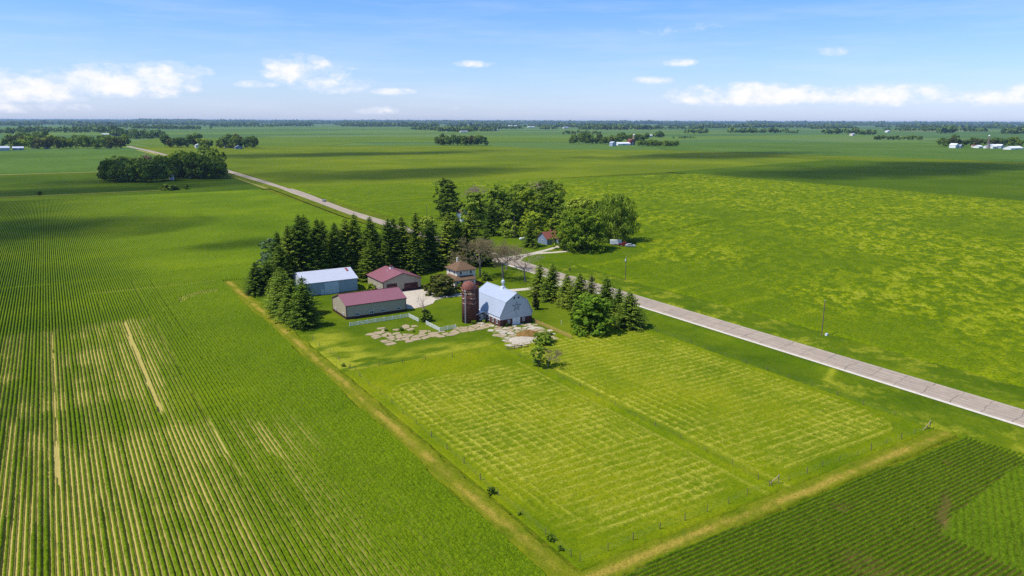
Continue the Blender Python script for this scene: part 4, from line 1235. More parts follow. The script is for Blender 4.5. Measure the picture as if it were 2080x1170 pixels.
utility_pole('utility pole with a pale transformer can near the parked vehicles', 173.6, 198.8, 8.9)
utility_pole('bare brown utility pole standing over a white cabinet by the oats', 172.6, 116.6, 10.0, box=False)
utility_pole('utility pole on the grass before the red roofed house', 191.5, 303.5, 10.5, box=False)
utility_pole('utility pole left of the tall dark poplar across the road', 176.5, 372, 11, box=False)
cbx = thing('utility_cabinet', 'small white utility cabinet at the foot of the bare pole', 'cabinet', (173.4, 115.7, 0))
MB().box(173.1, 173.75, 115.4, 115.95, 0, .95).build('body', M_white, cbx); MB().box(173.05, 173.8, 115.35, 116.0, .95, 1.05).build('lid', M_galvlight, cbx)
mbx = thing('mailbox', 'dark mailbox on a post beside the road opposite the spruces', 'mailbox', (165.5, 222.0, 0))
MB().box(165.42, 165.58, 221.92, 222.08, 0, 1.1).build('post', M_wood, mbx); MB().box(165.3, 165.7, 221.6, 222.4, 1.1, 1.5).build('box', M_dark, mbx)
stk = MB(); stk.tube((135.2, 146.8, 0), (134.6, 147.4, 1.7), .09, n=6)
tag(stk.build('marker_stake', M_yellowwood, None, origin=(135.2, 146.8, 0)), 'leaning pale yellow stake beside the end spruce', 'stake')
stk = MB(); stk.tube((119.3, 163.5, 0), (119.3, 163.5, 1.3), .06, n=6)
tag(stk.build('marker_stake', M_white, None, origin=(119.3, 163.5, 0)), 'thin pale stake on the lawn left of the round maple', 'stake')
tk = thing('propane_tank', 'white propane tank on the grass left of the red roofed house', 'tank', (192.2, 297, 0))
tb = MB(); tb.tube((190.7, 296.6, .95), (193.9, 296.9, .95), .62, n=14); tb.tube((190.3, 296.56, .95), (190.7, 296.6, .95), .35, .62, 14); tb.tube((193.9, 296.9, .95), (194.3, 296.94, .95), .62, .35, 14)
tb.build('vessel', M_white, tk, True)
MB().box(191.2, 191.5, 296.3, 296.95, 0, .5).box(193.2, 193.5, 296.4, 297.1, 0, .5).build('foot', M_concrete, tk)


# ------------------------------------------------------------------ vehicles
M_redcar = plain('red_car_paint', (0.22, 0.012, 0.022), 0.3, 0.5, var=0.05)
M_silver = plain('silver_car_paint', (0.50, 0.52, 0.56), 0.3, 0.5, 0.2, var=0.04)
M_greycar = plain('grey_car_paint', (0.22, 0.24, 0.27), 0.3, 0.5, 0.2, var=0.04)
M_tyre = plain('tyre_rubber', (0.015, 0.015, 0.016), 0.9, 0.1)
M_lens = plain('lamp_lens', (0.5, 0.1, 0.08), 0.2, 0.5)


def vehicle(name, label, cat, loc, rz, paint, kind):
    root = thing(name, label, cat, loc, None, rz)
    def loc_build(mb, nm, mat, par=root, smooth=False):
        me = bpy.data.meshes.new(nm); me.from_pydata(mb.v, [], mb.f)
        for pl in me.polygons: pl.use_smooth = smooth
        me.materials.append(mat)
        bm = bmesh.new(); bm.from_mesh(me); bmesh.ops.recalc_face_normals(bm, faces=bm.faces)
        if mat in (M_redcar, M_silver, M_greycar): bmesh.ops.bevel(bm, geom=bm.edges[:], offset=.07, segments=2, affect='EDGES')
        bm.to_mesh(me); bm.free()
        o = bpy.data.objects.new(nm, me); C.objects.link(o); o.parent = par
        return o
    if kind == 'pickup':
        body = [(-2.8, .45), (2.75, .45), (2.8, .95), (2.6, 1.12), (1.3, 1.18), (.75, 1.82), (-.75, 1.85), (-.95, 1.15), (-2.8, 1.15)]
        glass = [(1.12, 1.22), (.68, 1.72), (-.68, 1.74), (-.8, 1.22)]; W_ = .95; wx = (1.8, -1.75)
    else:
        body = [(-2.3, .4), (2.3, .4), (2.35, .78), (2.2, .95), (1.1, 1.05), (.35, 1.5), (-1.2, 1.5), (-1.9, 1.08), (-2.32, 1.0)]
        glass = [(.95, 1.06), (.3, 1.42), (-1.12, 1.43), (-1.6, 1.08)]; W_ = .88; wx = (1.4, -1.4)
    loc_build(MB().extrude(body, 'y', -W_, W_), 'body', paint)
    loc_build(MB().extrude(glass, 'y', -W_ - .012, W_ + .012), 'side_windows', M_glass)
    ws = MB(); a = glass[0]; b = glass[1]
    ws.slab([(a[0] + .14, -W_ * .85, a[1] + .03), (a[0] + .14, W_ * .85, a[1] + .03), (b[0] + .13, W_ * .8, b[1] + .06), (b[0] + .13, -W_ * .8, b[1] + .06)], .03)
    loc_build(ws, 'windscreen', M_glass)
    for x in wx:
        for s in (-1, 1):
            wo = loc_build(MB().tube((x, s * (W_ - .18), .36), (x, s * (W_ + .03), .36), .36, n=16), 'wheel', M_tyre)
            loc_build(MB().tube((x, s * (W_ + .03), .36), (x, s * (W_ + .045), .36), .2, n=12), 'rim', M_galvlight, wo)
    for s in (-1, 1):
        loc_build(MB().box(body[1][0] - .02, body[1][0] + .06, s * .62 - .18, s * .62 + .18, .68, .84), 'headlight', M_white)
        loc_build(MB().box(body[0][0] - .06, body[0][0] + .02, s * .7 - .12, s * .7 + .12, .7, .9), 'tail_light', M_lens)
    if kind == 'pickup':
        loc_build(MB().box(-2.65, -1.05, -.78, .78, 1.12, 1.165), 'cargo_bed', M_dark)
    return root


vehicle('pickup_truck', 'dark red pickup truck parked on grass between trailer and silver car', 'truck', (224.0, 258.0, 0.05), R(-35), M_redcar, 'pickup')
vehicle('parked_car', 'silver car parked on the grass in front of the red pickup', 'car', (224.6, 254.6, 0.05), R(-32), M_silver, 'car')
vehicle('travelling_car', 'small grey car driving on the road far behind the spruces', 'car', (164.2, 517, .22), R(88), M_greycar, 'car')
tr = thing('cargo_trailer', 'white box trailer under the willow beside the red pickup', 'trailer', (222.4, 262.3, 0), None, R(-30))
def tl(nm, mb, mat, par=tr):
    me = bpy.data.meshes.new(nm); me.from_pydata(mb.v, [], mb.f); me.materials.append(mat)
    bm = bmesh.new(); bm.from_mesh(me); bmesh.ops.recalc_face_normals(bm, faces=bm.faces); bm.to_mesh(me); bm.free()
    o = bpy.data.objects.new(nm, me); C.objects.link(o); o.parent = par
    return o
tl('box', MB().box(-2.6, 2.4, -1.15, 1.15, .55, 2.55), M_white)
tl('end_door', MB().box(-2.66, -2.603, -1.0, 1.0, .65, 2.4), M_galvlight)
tl('drawbar', MB().box(2.4, 3.8, -.06, .06, .5, .62), M_wood)
for s in (-1, 1):
    tl('wheel', MB().tube((-.3, s * .95, .36), (-.3, s * 1.2, .36), .36, n=14), M_tyre)

# ------------------------------------------------------------------ red roofed house and outbuilding across the road
H2 = thing('farmhouse', 'blue grey house with red brown roof half hidden behind the big round tree', 'house', (200, 283, 0))
gable(H2, 194.5, 205.5, 279.2, 287.0, 3.0, 5.6, 'x', M_bluegrey, M_bluegrey, M_redshingle, .5)
mb = MB(); mb.poly([(199.5, 276.9, 0), (205.2, 276.9, 0), (205.2, 276.9, 2.5), (199.5, 276.9, 2.5)]); mb.box(199.5, 205.2, 276.9, 279.15, 0, 2.5); mb.build('front_wing', M_bluegrey, H2)
MB().slab([(199.1, 276.3, 2.55), (205.6, 276.3, 2.55), (205.6, 279.1, 3.15), (199.1, 279.1, 3.15)], .12).build('front_wing_roof', M_redshingle, H2)
for xx in (196.2, 198.4): window(H2, 'y', xx, 1.0, .9, 1.1, 279.2, 0)
for xx in (200.6, 204.2): window(H2, 'y', xx, 0.9, .9, 1.2, 276.9, 0)
MB().box(202.0, 202.9, 276.83, 276.895, .1, 2.1).build('door', M_white, H2)
window(H2, 'x', 283, 1.0, 1.0, 1.2, 194.5, 0)
MB().box(200.2, 200.9, 284.4, 285.1, 4.5, 6.4).build('chimney', M_rust, H2)
OB = thing('outbuilding', 'small white outbuilding glimpsed between the poplar and the dark trees', 'shed', (200.5, 374, 0))
gable(OB, 198.2, 203.0, 371.5, 377, 5.2, 7.4, 'y', M_white, M_white, M_shingle, .4)
window(OB, 'y', 200.6, 2.6, .9, 1.2, 371.5, 0)
# ------------------------------------------------------------------ foliage materials
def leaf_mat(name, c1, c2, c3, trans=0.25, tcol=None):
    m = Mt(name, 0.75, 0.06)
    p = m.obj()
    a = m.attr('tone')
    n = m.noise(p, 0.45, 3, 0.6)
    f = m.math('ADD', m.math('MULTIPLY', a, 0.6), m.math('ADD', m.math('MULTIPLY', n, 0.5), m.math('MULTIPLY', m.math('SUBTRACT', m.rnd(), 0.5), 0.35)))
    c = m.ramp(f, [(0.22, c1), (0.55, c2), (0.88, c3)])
    m.color(c)
    m.translucent(trans, m.mix(1.0, c, tcol or (1.5, 1.5, 0.6, 1), 'MULTIPLY'))
    return m.m


M_spruce = leaf_mat('spruce_needles', (0.030, 0.066, 0.0070, 1), (0.090, 0.149, 0.0123, 1), (0.264, 0.312, 0.0307, 1), 0.2)
M_spruceY = leaf_mat('yellowing_spruce_needles', (0.035, 0.056, 0.0140, 1), (0.084, 0.112, 0.0252, 1), (0.168, 0.182, 0.0420, 1), 0.15)
M_leafdark = leaf_mat('dark_leaves', (0.045, 0.082, 0.0093, 1), (0.109, 0.165, 0.0160, 1), (0.236, 0.301, 0.0320, 1))
M_leafmid = leaf_mat('mid_green_leaves', (0.065, 0.121, 0.0118, 1), (0.174, 0.250, 0.0218, 1), (0.386, 0.435, 0.0436, 1), 0.3)
M_leafbright = leaf_mat('bright_leaves', (0.058, 0.114, 0.0088, 1), (0.164, 0.237, 0.0146, 1), (0.365, 0.415, 0.0262, 1), 0.32)
M_leafmaple = leaf_mat('maple_leaves', (0.035, 0.085, 0.006, 1), (0.088, 0.165, 0.011, 1), (0.19, 0.29, 0.02, 1), 0.3)
M_leafpale = leaf_mat('pale_silver_leaves', (0.062, 0.106, 0.0438, 1), (0.125, 0.194, 0.0813, 1), (0.237, 0.312, 0.1625, 1), 0.25)
M_leafred = leaf_mat('reddish_brown_leaves', (0.033, 0.046, 0.0087, 1), (0.085, 0.094, 0.0158, 1), (0.180, 0.173, 0.0307, 1), 0.2)
M_leafbrown = leaf_mat('bare_brownish_crown', (0.12, 0.095, 0.05, 1), (0.21, 0.165, 0.09, 1), (0.30, 0.24, 0.14, 1), 0.3)
M_leaffar = leaf_mat('far_leaves', (0.046, 0.090, 0.0180, 1), (0.097, 0.154, 0.0252, 1), (0.197, 0.254, 0.0432, 1), 0.15)
M_bark = plain('bark', (0.10, 0.075, 0.055), 0.95, 0.05, var=0.35, scale=2.0, bump=0.6)
M_barkgrey = plain('grey_dead_bark', (0.25, 0.20, 0.165), 0.95, 0.05, var=0.3, scale=2.0, bump=0.6)
M_barkpink = plain('pinkish_dead_twigs', (0.30, 0.20, 0.17), 0.95, 0.05, var=0.3, scale=2.0)


def unit(v): return v / np.maximum(np.linalg.norm(v, axis=-1, keepdims=True), 1e-9)


def leaves_mesh(name, Cn, A, Bv, tone, mat):
    """diamond leaf clumps: centre, half axis A, half axis B"""
    n = len(Cn)
    V = np.stack([Cn - A, Cn - Bv + 0.15 * A, Cn + A, Cn + Bv + 0.15 * A], 1).reshape(-1, 3)
    Q = np.arange(4 * n).reshape(-1, 4)
    return np_mesh(name, V, Q, mat, {'tone': np.repeat(tone, 4)})


def trunk_mesh(h, r0, r1, mat, seed, limbs=()):
    rr = random.Random(seed); mb = MB()
    p = Vector((0, 0, -0.2)); n = 5; d = Vector((0, 0, 1))
    pts = [p]
    for i in range(n):
        p = p + Vector((rr.uniform(-.03, .03) * h, rr.uniform(-.03, .03) * h, h / n)); pts.append(p)
    for i in range(n): mb.tube(pts[i], pts[i + 1], r0 + (r1 - r0) * i / n, r0 + (r1 - r0) * (i + 1) / n, 7)
    for (a, b, ra) in limbs: mb.tube(a, b, ra, ra * .35, 5)
    me = bpy.data.meshes.new('trunk'); me.from_pydata(mb.v, [], mb.f); me.materials.append(mat)
    return me


def spruce_meshes(h, rad, seed, mat, low=0.05, sparse=1.0, dens=1.0):
    r = np.random.default_rng(seed)
    Cn = []; A = []; Bv = []; T = []
    nw = int(h / (0.42 if h < 15 else 0.52) * dens)
    for i in range(nw):
        t = (i + r.uniform(-.3, .3)) / nw
        z = h * (low + (1 - low) * t)
        k = 1 - t
        env = rad * (k ** 0.66) * (1 - 0.2 * max(0, (0.10 - t) / 0.10)) + 0.12
        nb = max(4, int((6 + 5 * k) * sparse))
        a0 = r.uniform(0, 6.28)
        for b in range(nb):
            if r.random() < 0.07: continue
            an = a0 + 6.283 * b / nb + r.uniform(-.3, .3)
            ln = env * r.uniform(0.66, 1.12)
            dirh = np.array([math.cos(an), math.sin(an), 0]); perp = np.array([-dirh[1], dirh[0], 0])
            tilt = 0.35 - 0.75 * k
            ns = max(2, int(ln / 0.55))
            for s in range(ns):
                f = (s + 0.6) / ns
                zz = z + ln * (tilt * f * 0.75 + 0.16 * f * f) + r.uniform(-.08, .08)
                c = dirh * ln * f + np.array([0, 0, zz])
                wd = (0.36 + 0.55 * (1 - f) * min(1, ln / 2.5)) * r.uniform(.75, 1.3) * (1 if h < 15 else 1.18)
                dr = -0.25 * r.uniform(.4, 1.4)
                for sg in (-1, 1):
                    ax = unit(dirh * r.uniform(.5, .9) + perp * sg * r.uniform(.35, .9) + np.array([0, 0, dr]))
                    bx = unit(np.cross(ax, np.array([r.uniform(-.35, .35), r.uniform(-.35, .35), 1])))
                    Cn.append(c + perp * sg * wd * .45 + r.normal(0, .05, 3)); A.append(ax * wd * .85); Bv.append(bx * wd * .36)
                    T.append(0.15 + 0.75 * f * r.uniform(.5, 1.1))  # lighter towards the branch tip: sunlit highlights painted into the tone
                if r.random() < .5:                     # hanging twig
                    ax = np.array([r.uniform(-.3, .3), r.uniform(-.3, .3), -1.0]); ax = unit(ax + dirh * .3)
                    Cn.append(c + np.array([0, 0, -.22])); A.append(ax * wd * .5); Bv.append(perp * wd * .3); T.append(0.1 + .4 * f)
    for q in range(5):
        an = q * 1.256; ax = np.array([math.cos(an) * .3, math.sin(an) * .3, 1.0])
        Cn.append(np.array([0, 0, h - .1]) + ax * .1); A.append(ax * .45); Bv.append(np.array([-math.sin(an), math.cos(an), 0]) * .1); T.append(.7)
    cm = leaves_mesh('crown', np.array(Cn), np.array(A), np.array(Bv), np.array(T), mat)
    return cm, trunk_mesh(h * .93, .012 * h + .08, .03, M_bark, seed)


def broad_meshes(h, rad, seed, mat, nl=14, leafn=6500, ls=0.42, base=0.18, shape='round', bark=None, squash=1.0):
    r = np.random.default_rng(seed)
    lobes = []
    nl = int(nl * 1.6)
    z0 = base * h
    for i in range(nl):
        t = (i + r.uniform(.1, .9)) / nl
        if shape == 'round': env = rad * math.sqrt(max(.03, 1 - (abs(t - .42) / .60) ** 2.2))
        elif shape == 'poplar': env = rad * (.72 + .28 * math.sin(math.pi * t)) * (1 if t < .85 else .7)
        elif shape == 'dome': env = rad * math.sqrt(max(.03, 1 - max(0, t - .12) ** 2 * 1.18))
        else: env = rad * math.sqrt(max(.05, 1 - (abs(t - .5) / .62) ** 3))
        env *= r.uniform(.86, 1.08)
        lr = min(env, rad * r.uniform(.30, .46) * (1.1 - .25 * t))
        an = i * 2.4 + r.uniform(-.5, .5); d_ = max(0, env - lr) * (r.uniform(.55, 1.0) ** .5)
        c = np.array([math.cos(an) * d_, math.sin(an) * d_, z0 + (h - z0) * t])
        c[2] = min(max(c[2], lr * .55), h - lr * .8)
        lobes.append((c, lr))
    lobes.append((np.array([0, 0, h * .5]), rad * .55))
    lobes.append((np.array([r.uniform(-.15, .15) * rad, r.uniform(-.15, .15) * rad, h - rad * .3]), rad * .32))
    # leaf clumps over the lobes, leaves in each clump
    LCs = np.array([l[0] for l in lobes]); LRs = np.array([l[1] for l in lobes])
    nc = max(30, leafn // 26)
    wts = LRs ** 2; wts = wts / wts.sum()
    pk = r.choice(len(lobes), nc, p=wts)
    cd = unit(r.normal(size=(nc, 3)) + np.array([0, 0, .35]))
    CCn = LCs[pk] + cd * (LRs[pk] * r.uniform(.62, 1.08, nc))[:, None] * np.array([1, 1, .85 * squash])
    cr_ = np.clip(LRs[pk] * r.uniform(.22, .42, nc), .3, 1.6)
    ctone = r.normal(0, .16, nc)
    pick = r.integers(0, nc, leafn)
    d_ = unit(r.normal(size=(leafn, 3)) + cd[pk * 0 + np.arange(nc)][pick] * .5)
    rad_ = cr_[pick] * r.uniform(.2, 1.0, leafn) ** .6
    Cn = CCn[pick] + d_ * rad_[:, None] * np.array([1.15, 1.15, .7])
    nrm = unit(d_ * .7 + cd[pick] * .6 + np.array([0, 0, .5]) + r.normal(0, .35, (leafn, 3)))
    up_ = unit(r.normal(size=(leafn, 3)))
    A = unit(np.cross(nrm, up_)); Bv = np.cross(nrm, A)
    sz = ls * r.uniform(.6, 1.35, leafn)
    if shape == 'willow':
        A = unit(np.array([0, 0, -1.0]) + r.normal(0, .28, (leafn, 3)) + d_ * .2); Bv = unit(np.cross(A, nrm)); Bv = Bv * (sz * .42)[:, None]; A = A * (sz * 1.7)[:, None]
        Cn[:, 2] -= r.uniform(0, .10, leafn) * h * (np.hypot(Cn[:, 0], Cn[:, 1]) / rad)
    else:
        A = A * sz[:, None]; Bv = Bv * (sz * .68)[:, None]
    Cn[:, 2] = np.maximum(Cn[:, 2], .25)
    tone = np.clip(0.42 + ctone[pick] + 0.25 * d_[:, 2] + r.normal(0, .14, leafn), 0, 1)  # random per clump, plus top light painted in: clump tops lighter, undersides darker
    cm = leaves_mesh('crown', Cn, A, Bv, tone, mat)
    th_ = h * max(base, .1) + h * .35
    limbs = []
    for (c, lr) in lobes[:9]:
        s = Vector((0, 0, h * (base * .7 + r.uniform(.0, .2)))); limbs.append((s, Vector(c), .012 * h))
    return cm, trunk_mesh(th_, .018 * h + .06, .008 * h, bark or M_bark, seed, limbs)


def bare_meshes(h, rad, seed, mat, twigmat=None, depth=5, spread=.55, twigs=0, r0=None):
    rr = random.Random(seed); mb = MB(); tips = []
    def grow(p, d, ln, r_, k):
        n = 2
        for i in range(n):
            d = (d + Vector((rr.uniform(-.16, .16), rr.uniform(-.16, .16), rr.uniform(-.02, .14)))).normalized()
            q = p + d * (ln / n); mb.tube(p, q, r_, r_ * .8, 5 if k < 3 else 3); p = q; r_ *= .8
        if k >= depth: tips.append(p); return
        for b in range(3 if k > 0 else 5):
            ax = Vector((rr.gauss(0, 1), rr.gauss(0, 1), rr.gauss(0, .35))).normalized()
            nd = (d * (1 - spread * rr.uniform(.7, 1.2)) + ax * spread * rr.uniform(.7, 1.3)).normalized()
            grow(p, nd, ln * rr.uniform(.58, .82), r_ * .62, k + 1)
            if k >= 2: tips.append(p)
    grow(Vector((0, 0, -.2)), Vector((rr.uniform(-.08, .08), rr.uniform(-.08, .08), 1)), h * .30, r0 or .022 * h, 0)
    zmax = max(v[2] for v in mb.v); s = h / zmax
    mb.v = [(v[0] * s, v[1] * s, v[2] * s) for v in mb.v]
    me = bpy.data.meshes.new('branches'); me.from_pydata(mb.v, [], mb.f); me.materials.append(mat)
    cm = None
    if twigs:
        r = np.random.default_rng(seed)
        T = np.array([[t.x * s, t.y * s, t.z * s] for t in tips])
        k = r.choice(len(T), twigs); Cn = T[k] + r.normal(0, .28, (twigs, 3))
        A = unit(r.normal(size=(twigs, 3)) + np.array([0, 0, .5])) ; Bv = unit(np.cross(A, r.normal(size=(twigs, 3))))
        k_ = r.integers(0, len(T), twigs)
        cm = leaves_mesh('twigs', Cn, A * r.uniform(.25, .55, (twigs, 1)), Bv * .05, r.uniform(0, 1, twigs), twigmat or mat)
    return me, cm


MESH = {}
def proto(key, fn, *a, **k):
    if key not in MESH: MESH[key] = (fn(*a, **k), a[0], a[1])
    return MESH[key]


def plant_tree(name, label, cat, pr, x, y, h, wscale=1.0, rz=None, group=None, parts=('crown', 'trunk')):
    (meshes, h0, r0) = pr
    s = h / h0
    root = thing(name, label, cat, (x, y, 0.0), group, random.uniform(0, 6.28) if rz is None else rz)
    root.scale = (s * wscale, s * wscale, s)
    for nm, me in zip(parts, meshes):
        if me is None: continue
        o = bpy.data.objects.new(nm, me); C.objects.link(o); o.parent = root
    return root


# spruce prototypes
SP_T = [proto(('st', i), spruce_meshes, 22, 7.4 + .6 * (i % 3), 100 + i, M_spruce, .05, 1.15) for i in range(4)]
SP_Y = [proto(('sy', i), spruce_meshes, 12, 5.2 + .25 * i, 120 + i, M_spruce, .03, 1.1) for i in range(3)]
SP_G = [proto(('sg', 0), spruce_meshes, 12, 4.0, 140, M_spruceY, .05, .9)]
ORD = ['first', 'second', 'third', 'fourth', 'fifth', 'sixth', 'seventh', 'eighth', 'ninth', 'tenth', 'eleventh', 'twelfth', 'thirteenth', 'fourteenth', 'fifteenth', 'sixteenth', 'seventeenth']

# the tall windbreak behind the sheds
gname = 'tall spruces of the windbreak behind the sheds'
row = [(66.8, 252.5, 22.0), (71.0, 253.5, 25.0), (75.3, 262.0, 23.8), (77.2, 253, 23.3), (81.5, 261.0, 21.9), (84.0, 254.5, 21.2), (89.0, 257.5, 22.4), (92.4, 257.0, 23.7), (97.6, 254.6, 22.5), (104.6, 254.5, 21.3), (108.8, 259.5, 20.5), (110.2, 254.8, 21.9), (116.4, 255.5, 23.1), (129.5, 254.0, 21.9), (134.0, 254.5, 20.2), (139.5, 254.5, 22.2)]
for i, (x, y, h) in enumerate(row):
    plant_tree('spruce_tree', f'tall dark spruce, {ORD[i]} from the left along the windbreak behind the sheds', 'tree', SP_T[i % 4], x, y, h, random.uniform(.92, 1.12), group=gname)
inner = [(94.5, 247.8, 15.0, 'shorter spruce standing just behind the grey shed, right of its roof end'), (101.0, 250.0, 14.0, 'shorter spruce directly behind the maroon garage roof'), (122.5, 256, 19.0, 'spruce standing in the gap of the windbreak behind the brown house'), (112.5, 250.5, 14.5, 'shorter spruce between garage and house at the windbreak edge'), (62.5, 248.5, 16.0, 'shorter spruce at the left end of the windbreak behind grey shed'), (86.5, 262.5, 20.0, 'spruce in the back row of the windbreak above the grey shed ridge'), (100.5, 263.0, 19.0, 'spruce in the back row of the windbreak above the garage'), (144.5, 250.5, 15.0, 'last spruce of the windbreak nearest the road')]
for i, (x, y, h, lb) in enumerate(inner):
    plant_tree('spruce_tree', lb, 'tree', SP_T[(i + 2) % 4], x, y, h, random.uniform(1.0, 1.2), group=gname)
for i in range(11):                                       # the foot of the windbreak, closed with shorter trees
    x = 64 + i * 7.6 + random.uniform(-1, 1)
    if 112 < x < 119: continue
    plant_tree('spruce_tree', 'shorter spruce filling the shaded foot of the windbreak', 'tree', SP_T[i % 4], x, 259 + random.uniform(-3, 6), random.uniform(15, 19), random.uniform(1.15, 1.35), group='shorter spruces filling the foot of the windbreak')
# low spruces at the left of the yard
low = [(55.6, 199.5, 12.6, 'nearest low spruce of the column beside the grey shed'), (55.0, 208.0, 12.2, 'second low spruce of the column left of the long shed'), (54.7, 216.4, 12.8, 'third low spruce of the column beside the soybean edge'), (55.4, 225.0, 11.6, 'fourth low spruce of the column left of the grey shed'),
       (53.9, 247.5, 10.9, 'leftmost low spruce at the corner of the windbreak'), (57.6, 247.0, 11.0, 'low spruce just right of the leftmost corner spruce'), (59.6, 213.0, 11.6, 'low spruce hugging the right side of the column, before the grey shed'), (58.8, 234.5, 11.0, 'low spruce in front of the left end of the grey shed')]
for i, (x, y, h, lb) in enumerate(low):
    plant_tree('spruce_tree', lb, 'tree', SP_Y[i % 3], x, y, h, random.uniform(1.12, 1.28), group='low spruces left of the sheds')
# spruces between barn and road
rgt = [(133.9, 196.2, 11.1, 'first spruce of the roadside row, nearest the drive'), (133.4, 188.2, 12.2, 'second spruce of the roadside row, tallest at the drive end'), (133.4, 180.2, 10.8, 'third spruce of the roadside row, behind the barn'), (134.2, 174.8, 11.5, 'fourth spruce of the roadside row, bushy and dark'), (135.2, 170.2, 11.6, 'yellowing thin spruce in the middle of the roadside row'), (136.2, 164.2, 11.8, 'sixth spruce of the roadside row, behind the round maple top'), (135.8, 158.0, 9.8, 'seventh spruce of the roadside row, low behind the maple'), (133.6, 150.8, 10.4, 'broad end spruce of the roadside row, right of the maple')]
for i, (x, y, h, lb) in enumerate(rgt):
    plant_tree('spruce_tree', lb, 'tree', SP_G[0] if i == 4 else SP_Y[(i + 1) % 3], x, y, h, [1.1, 1.05, 1.1, 1.25, 1.15, 1.2, 1.1, 1.35][i], group='spruces in the row between barn and road')

# single trees of the yard
BR = {}
plant_tree('maple_tree', 'round bright green maple on the lawn before the end spruce', 'tree', proto('maple', broad_meshes, 10, 6.0, 201, M_leafmaple, 22, 8000, .36, .06, 'dome'), 121.8, 152.6, 10.5, 1.12)
plant_tree('red_shrub_tree', 'rounded reddish brown shrubby tree between garage and silo', 'tree', proto('redsh', broad_meshes, 6.5, 5.0, 203, M_leafred, 18, 5000, .34, .03, 'dome'), 106.6, 214.6, 6.9, 1.28)
plant_tree('columnar_tree', 'small dark reddish columnar tree on the lawn right of the barn', 'tree', proto('colu', broad_meshes, 5.6, 1.35, 205, M_leafred, 9, 1500, .26, .12, 'poplar'), 122.3, 181.4, 5.8, 1.05)
plant_tree('pasture_tree', 'lopsided ragged tree with bare side branches standing in the pasture', 'tree', proto('past', broad_meshes, 9, 3.4, 207, M_leafmid, 9, 1250, .34, .0, 'dome'), 92.6, 135.6, 8.6, .9)
me, cm = bare_meshes(8.5, 3, 209, M_barkgrey, M_leafbrown, 4, .6, 900)
MESH['deadp'] = ((me, cm), 8.5, 3)
plant_tree('bare_shrub', 'half bare brownish shrub leaning right out of the pasture tree', 'shrub', MESH['deadp'], 95.0, 135.4, 4.4, 1.5, parts=('branches', 'twigs'))
plant_tree('leafy_shrub', 'pale green scrubby bush at the edge of the lime covered slabs', 'shrub', proto('scr', broad_meshes, 3.2, 3.4, 211, M_leafmid, 12, 1800, .3, .02, 'dome'), 104.8, 150.8, 3.0, 1.15)
MESH['dead1'] = (bare_meshes(9.5, 4, 213, M_barkpink, M_barkpink, 4, .55, 0), 9.5, 4)
plant_tree('bare_tree', 'leafless pinkish tree rising from a bush before the gravel yard', 'tree', MESH['dead1'], 87.9, 187.6, 9.6, .8, parts=('branches', 'twigs'))
plant_tree('leafy_shrub', 'dark green bush at the foot of the leafless pinkish tree', 'shrub', proto('bush', broad_meshes, 3.4, 2.3, 215, M_leafdark, 9, 1500, .28, .02, 'dome'), 87.4, 186.6, 3.5, 1.0)
for i, (x, y, h, sd_, lb) in enumerate([(131.5, 232.0, 15.5, 221, 'grey half dead tree standing behind the brown house roof'), (138.0, 226.5, 14.5, 223, 'pale leafless tree with spreading limbs right of the brown house'), (141.5, 216.5, 13.5, 225, 'light trunked bare tree leaning over the drive behind the barn'), (146.5, 238.0, 11.0, 227, 'thin brownish budding tree by the road behind the bare trees')]):
    MESH[('bare', i)] = (bare_meshes(14, 6, sd_, M_barkgrey, M_leafbrown if i != 2 else M_barkgrey, 5, .55, (4200, 2600, 500, 4200)[i]), 14, 6)
    plant_tree('bare_tree', lb, 'tree', MESH[('bare', i)], x, y, h, 1.15, parts=('branches', 'twigs'), group='bare trees beside the brown house')
for i, (x, y, h, lb) in enumerate([(130.0, 226.0, 3.5, 'dark evergreen shrub right of the brown house'), (88.0, 231.0, 3.0, 'green shrub in the gap between grey shed and garage'), (86.5, 226.5, 2.2, 'low green shrub before the gap of grey shed and garage'), (115.5, 217.6, 2.6, 'green shrub beside the red house steps'), (125.5, 232.5, 4.2, 'round green shrub at the back right of the brown house'), (98.0, 176.9, 1.3, 'weedy clump at the foot of the silo'), (104.6, 169.6, 1.1, 'weedy clump against the near barn corner'), (101.2, 176.5, 1.0, 'weedy clump between silo base and barn slabs'), (77.5, 181.5, 1.2, 'tall weeds amid the broken slabs, nearest the white fence'), (73.8, 183.5, .9, 'weeds amid the broken slabs, left of the tall weeds'), (79.8, 178.5, .8, 'low weeds on the slabs just left of the fence corner'), (72.0, 178.0, .7, 'low weeds at the left side of the broken slabs')]):
    plant_tree('leafy_shrub', lb, 'shrub', proto(('sh', i % 3), broad_meshes, 3, 2.0, 231 + i % 3, [M_leafdark, M_leafmid, M_leafbright][i % 3], 8, 1100, .26, .02, 'dome'), x, y, h, 1.05)
for i, (x, y, h, lb) in enumerate([(52.6, 89.8, 1.3, 'dark bush halfway along the left pasture fence'), (52.9, 82.2, .7, 'small weedy bush on the left pasture fence'), (53.0, 74.2, 1.15, 'bush nearest the pasture corner, on the left fence'), (52.8, 71.6, .8, 'low weeds at the near pasture corner'), (53.4, 160.2, 1.0, 'low bush where the cross fence meets the left strip')]):
    plant_tree('leafy_shrub', lb, 'shrub', proto(('sh', i % 3), broad_meshes, 3, 2.0, 231 + i % 3, M_leafmid, 8, 1100, .26, .02, 'dome'), x, y, h, 1.0)
plant_tree('pale_willow', 'pale silvery tree at the left end of the windbreak', 'tree', proto('palew', broad_meshes, 14, 5.4, 241, M_leafpale, 18, 5500, .42, .06, 'round'), 66.5, 276.5, 14.2, .95)
plant_tree('pale_willow', 'smaller pale green tree tucked under the windbreak left end', 'tree', MESH['palew'], 60.0, 262.0, 9.5, .9)

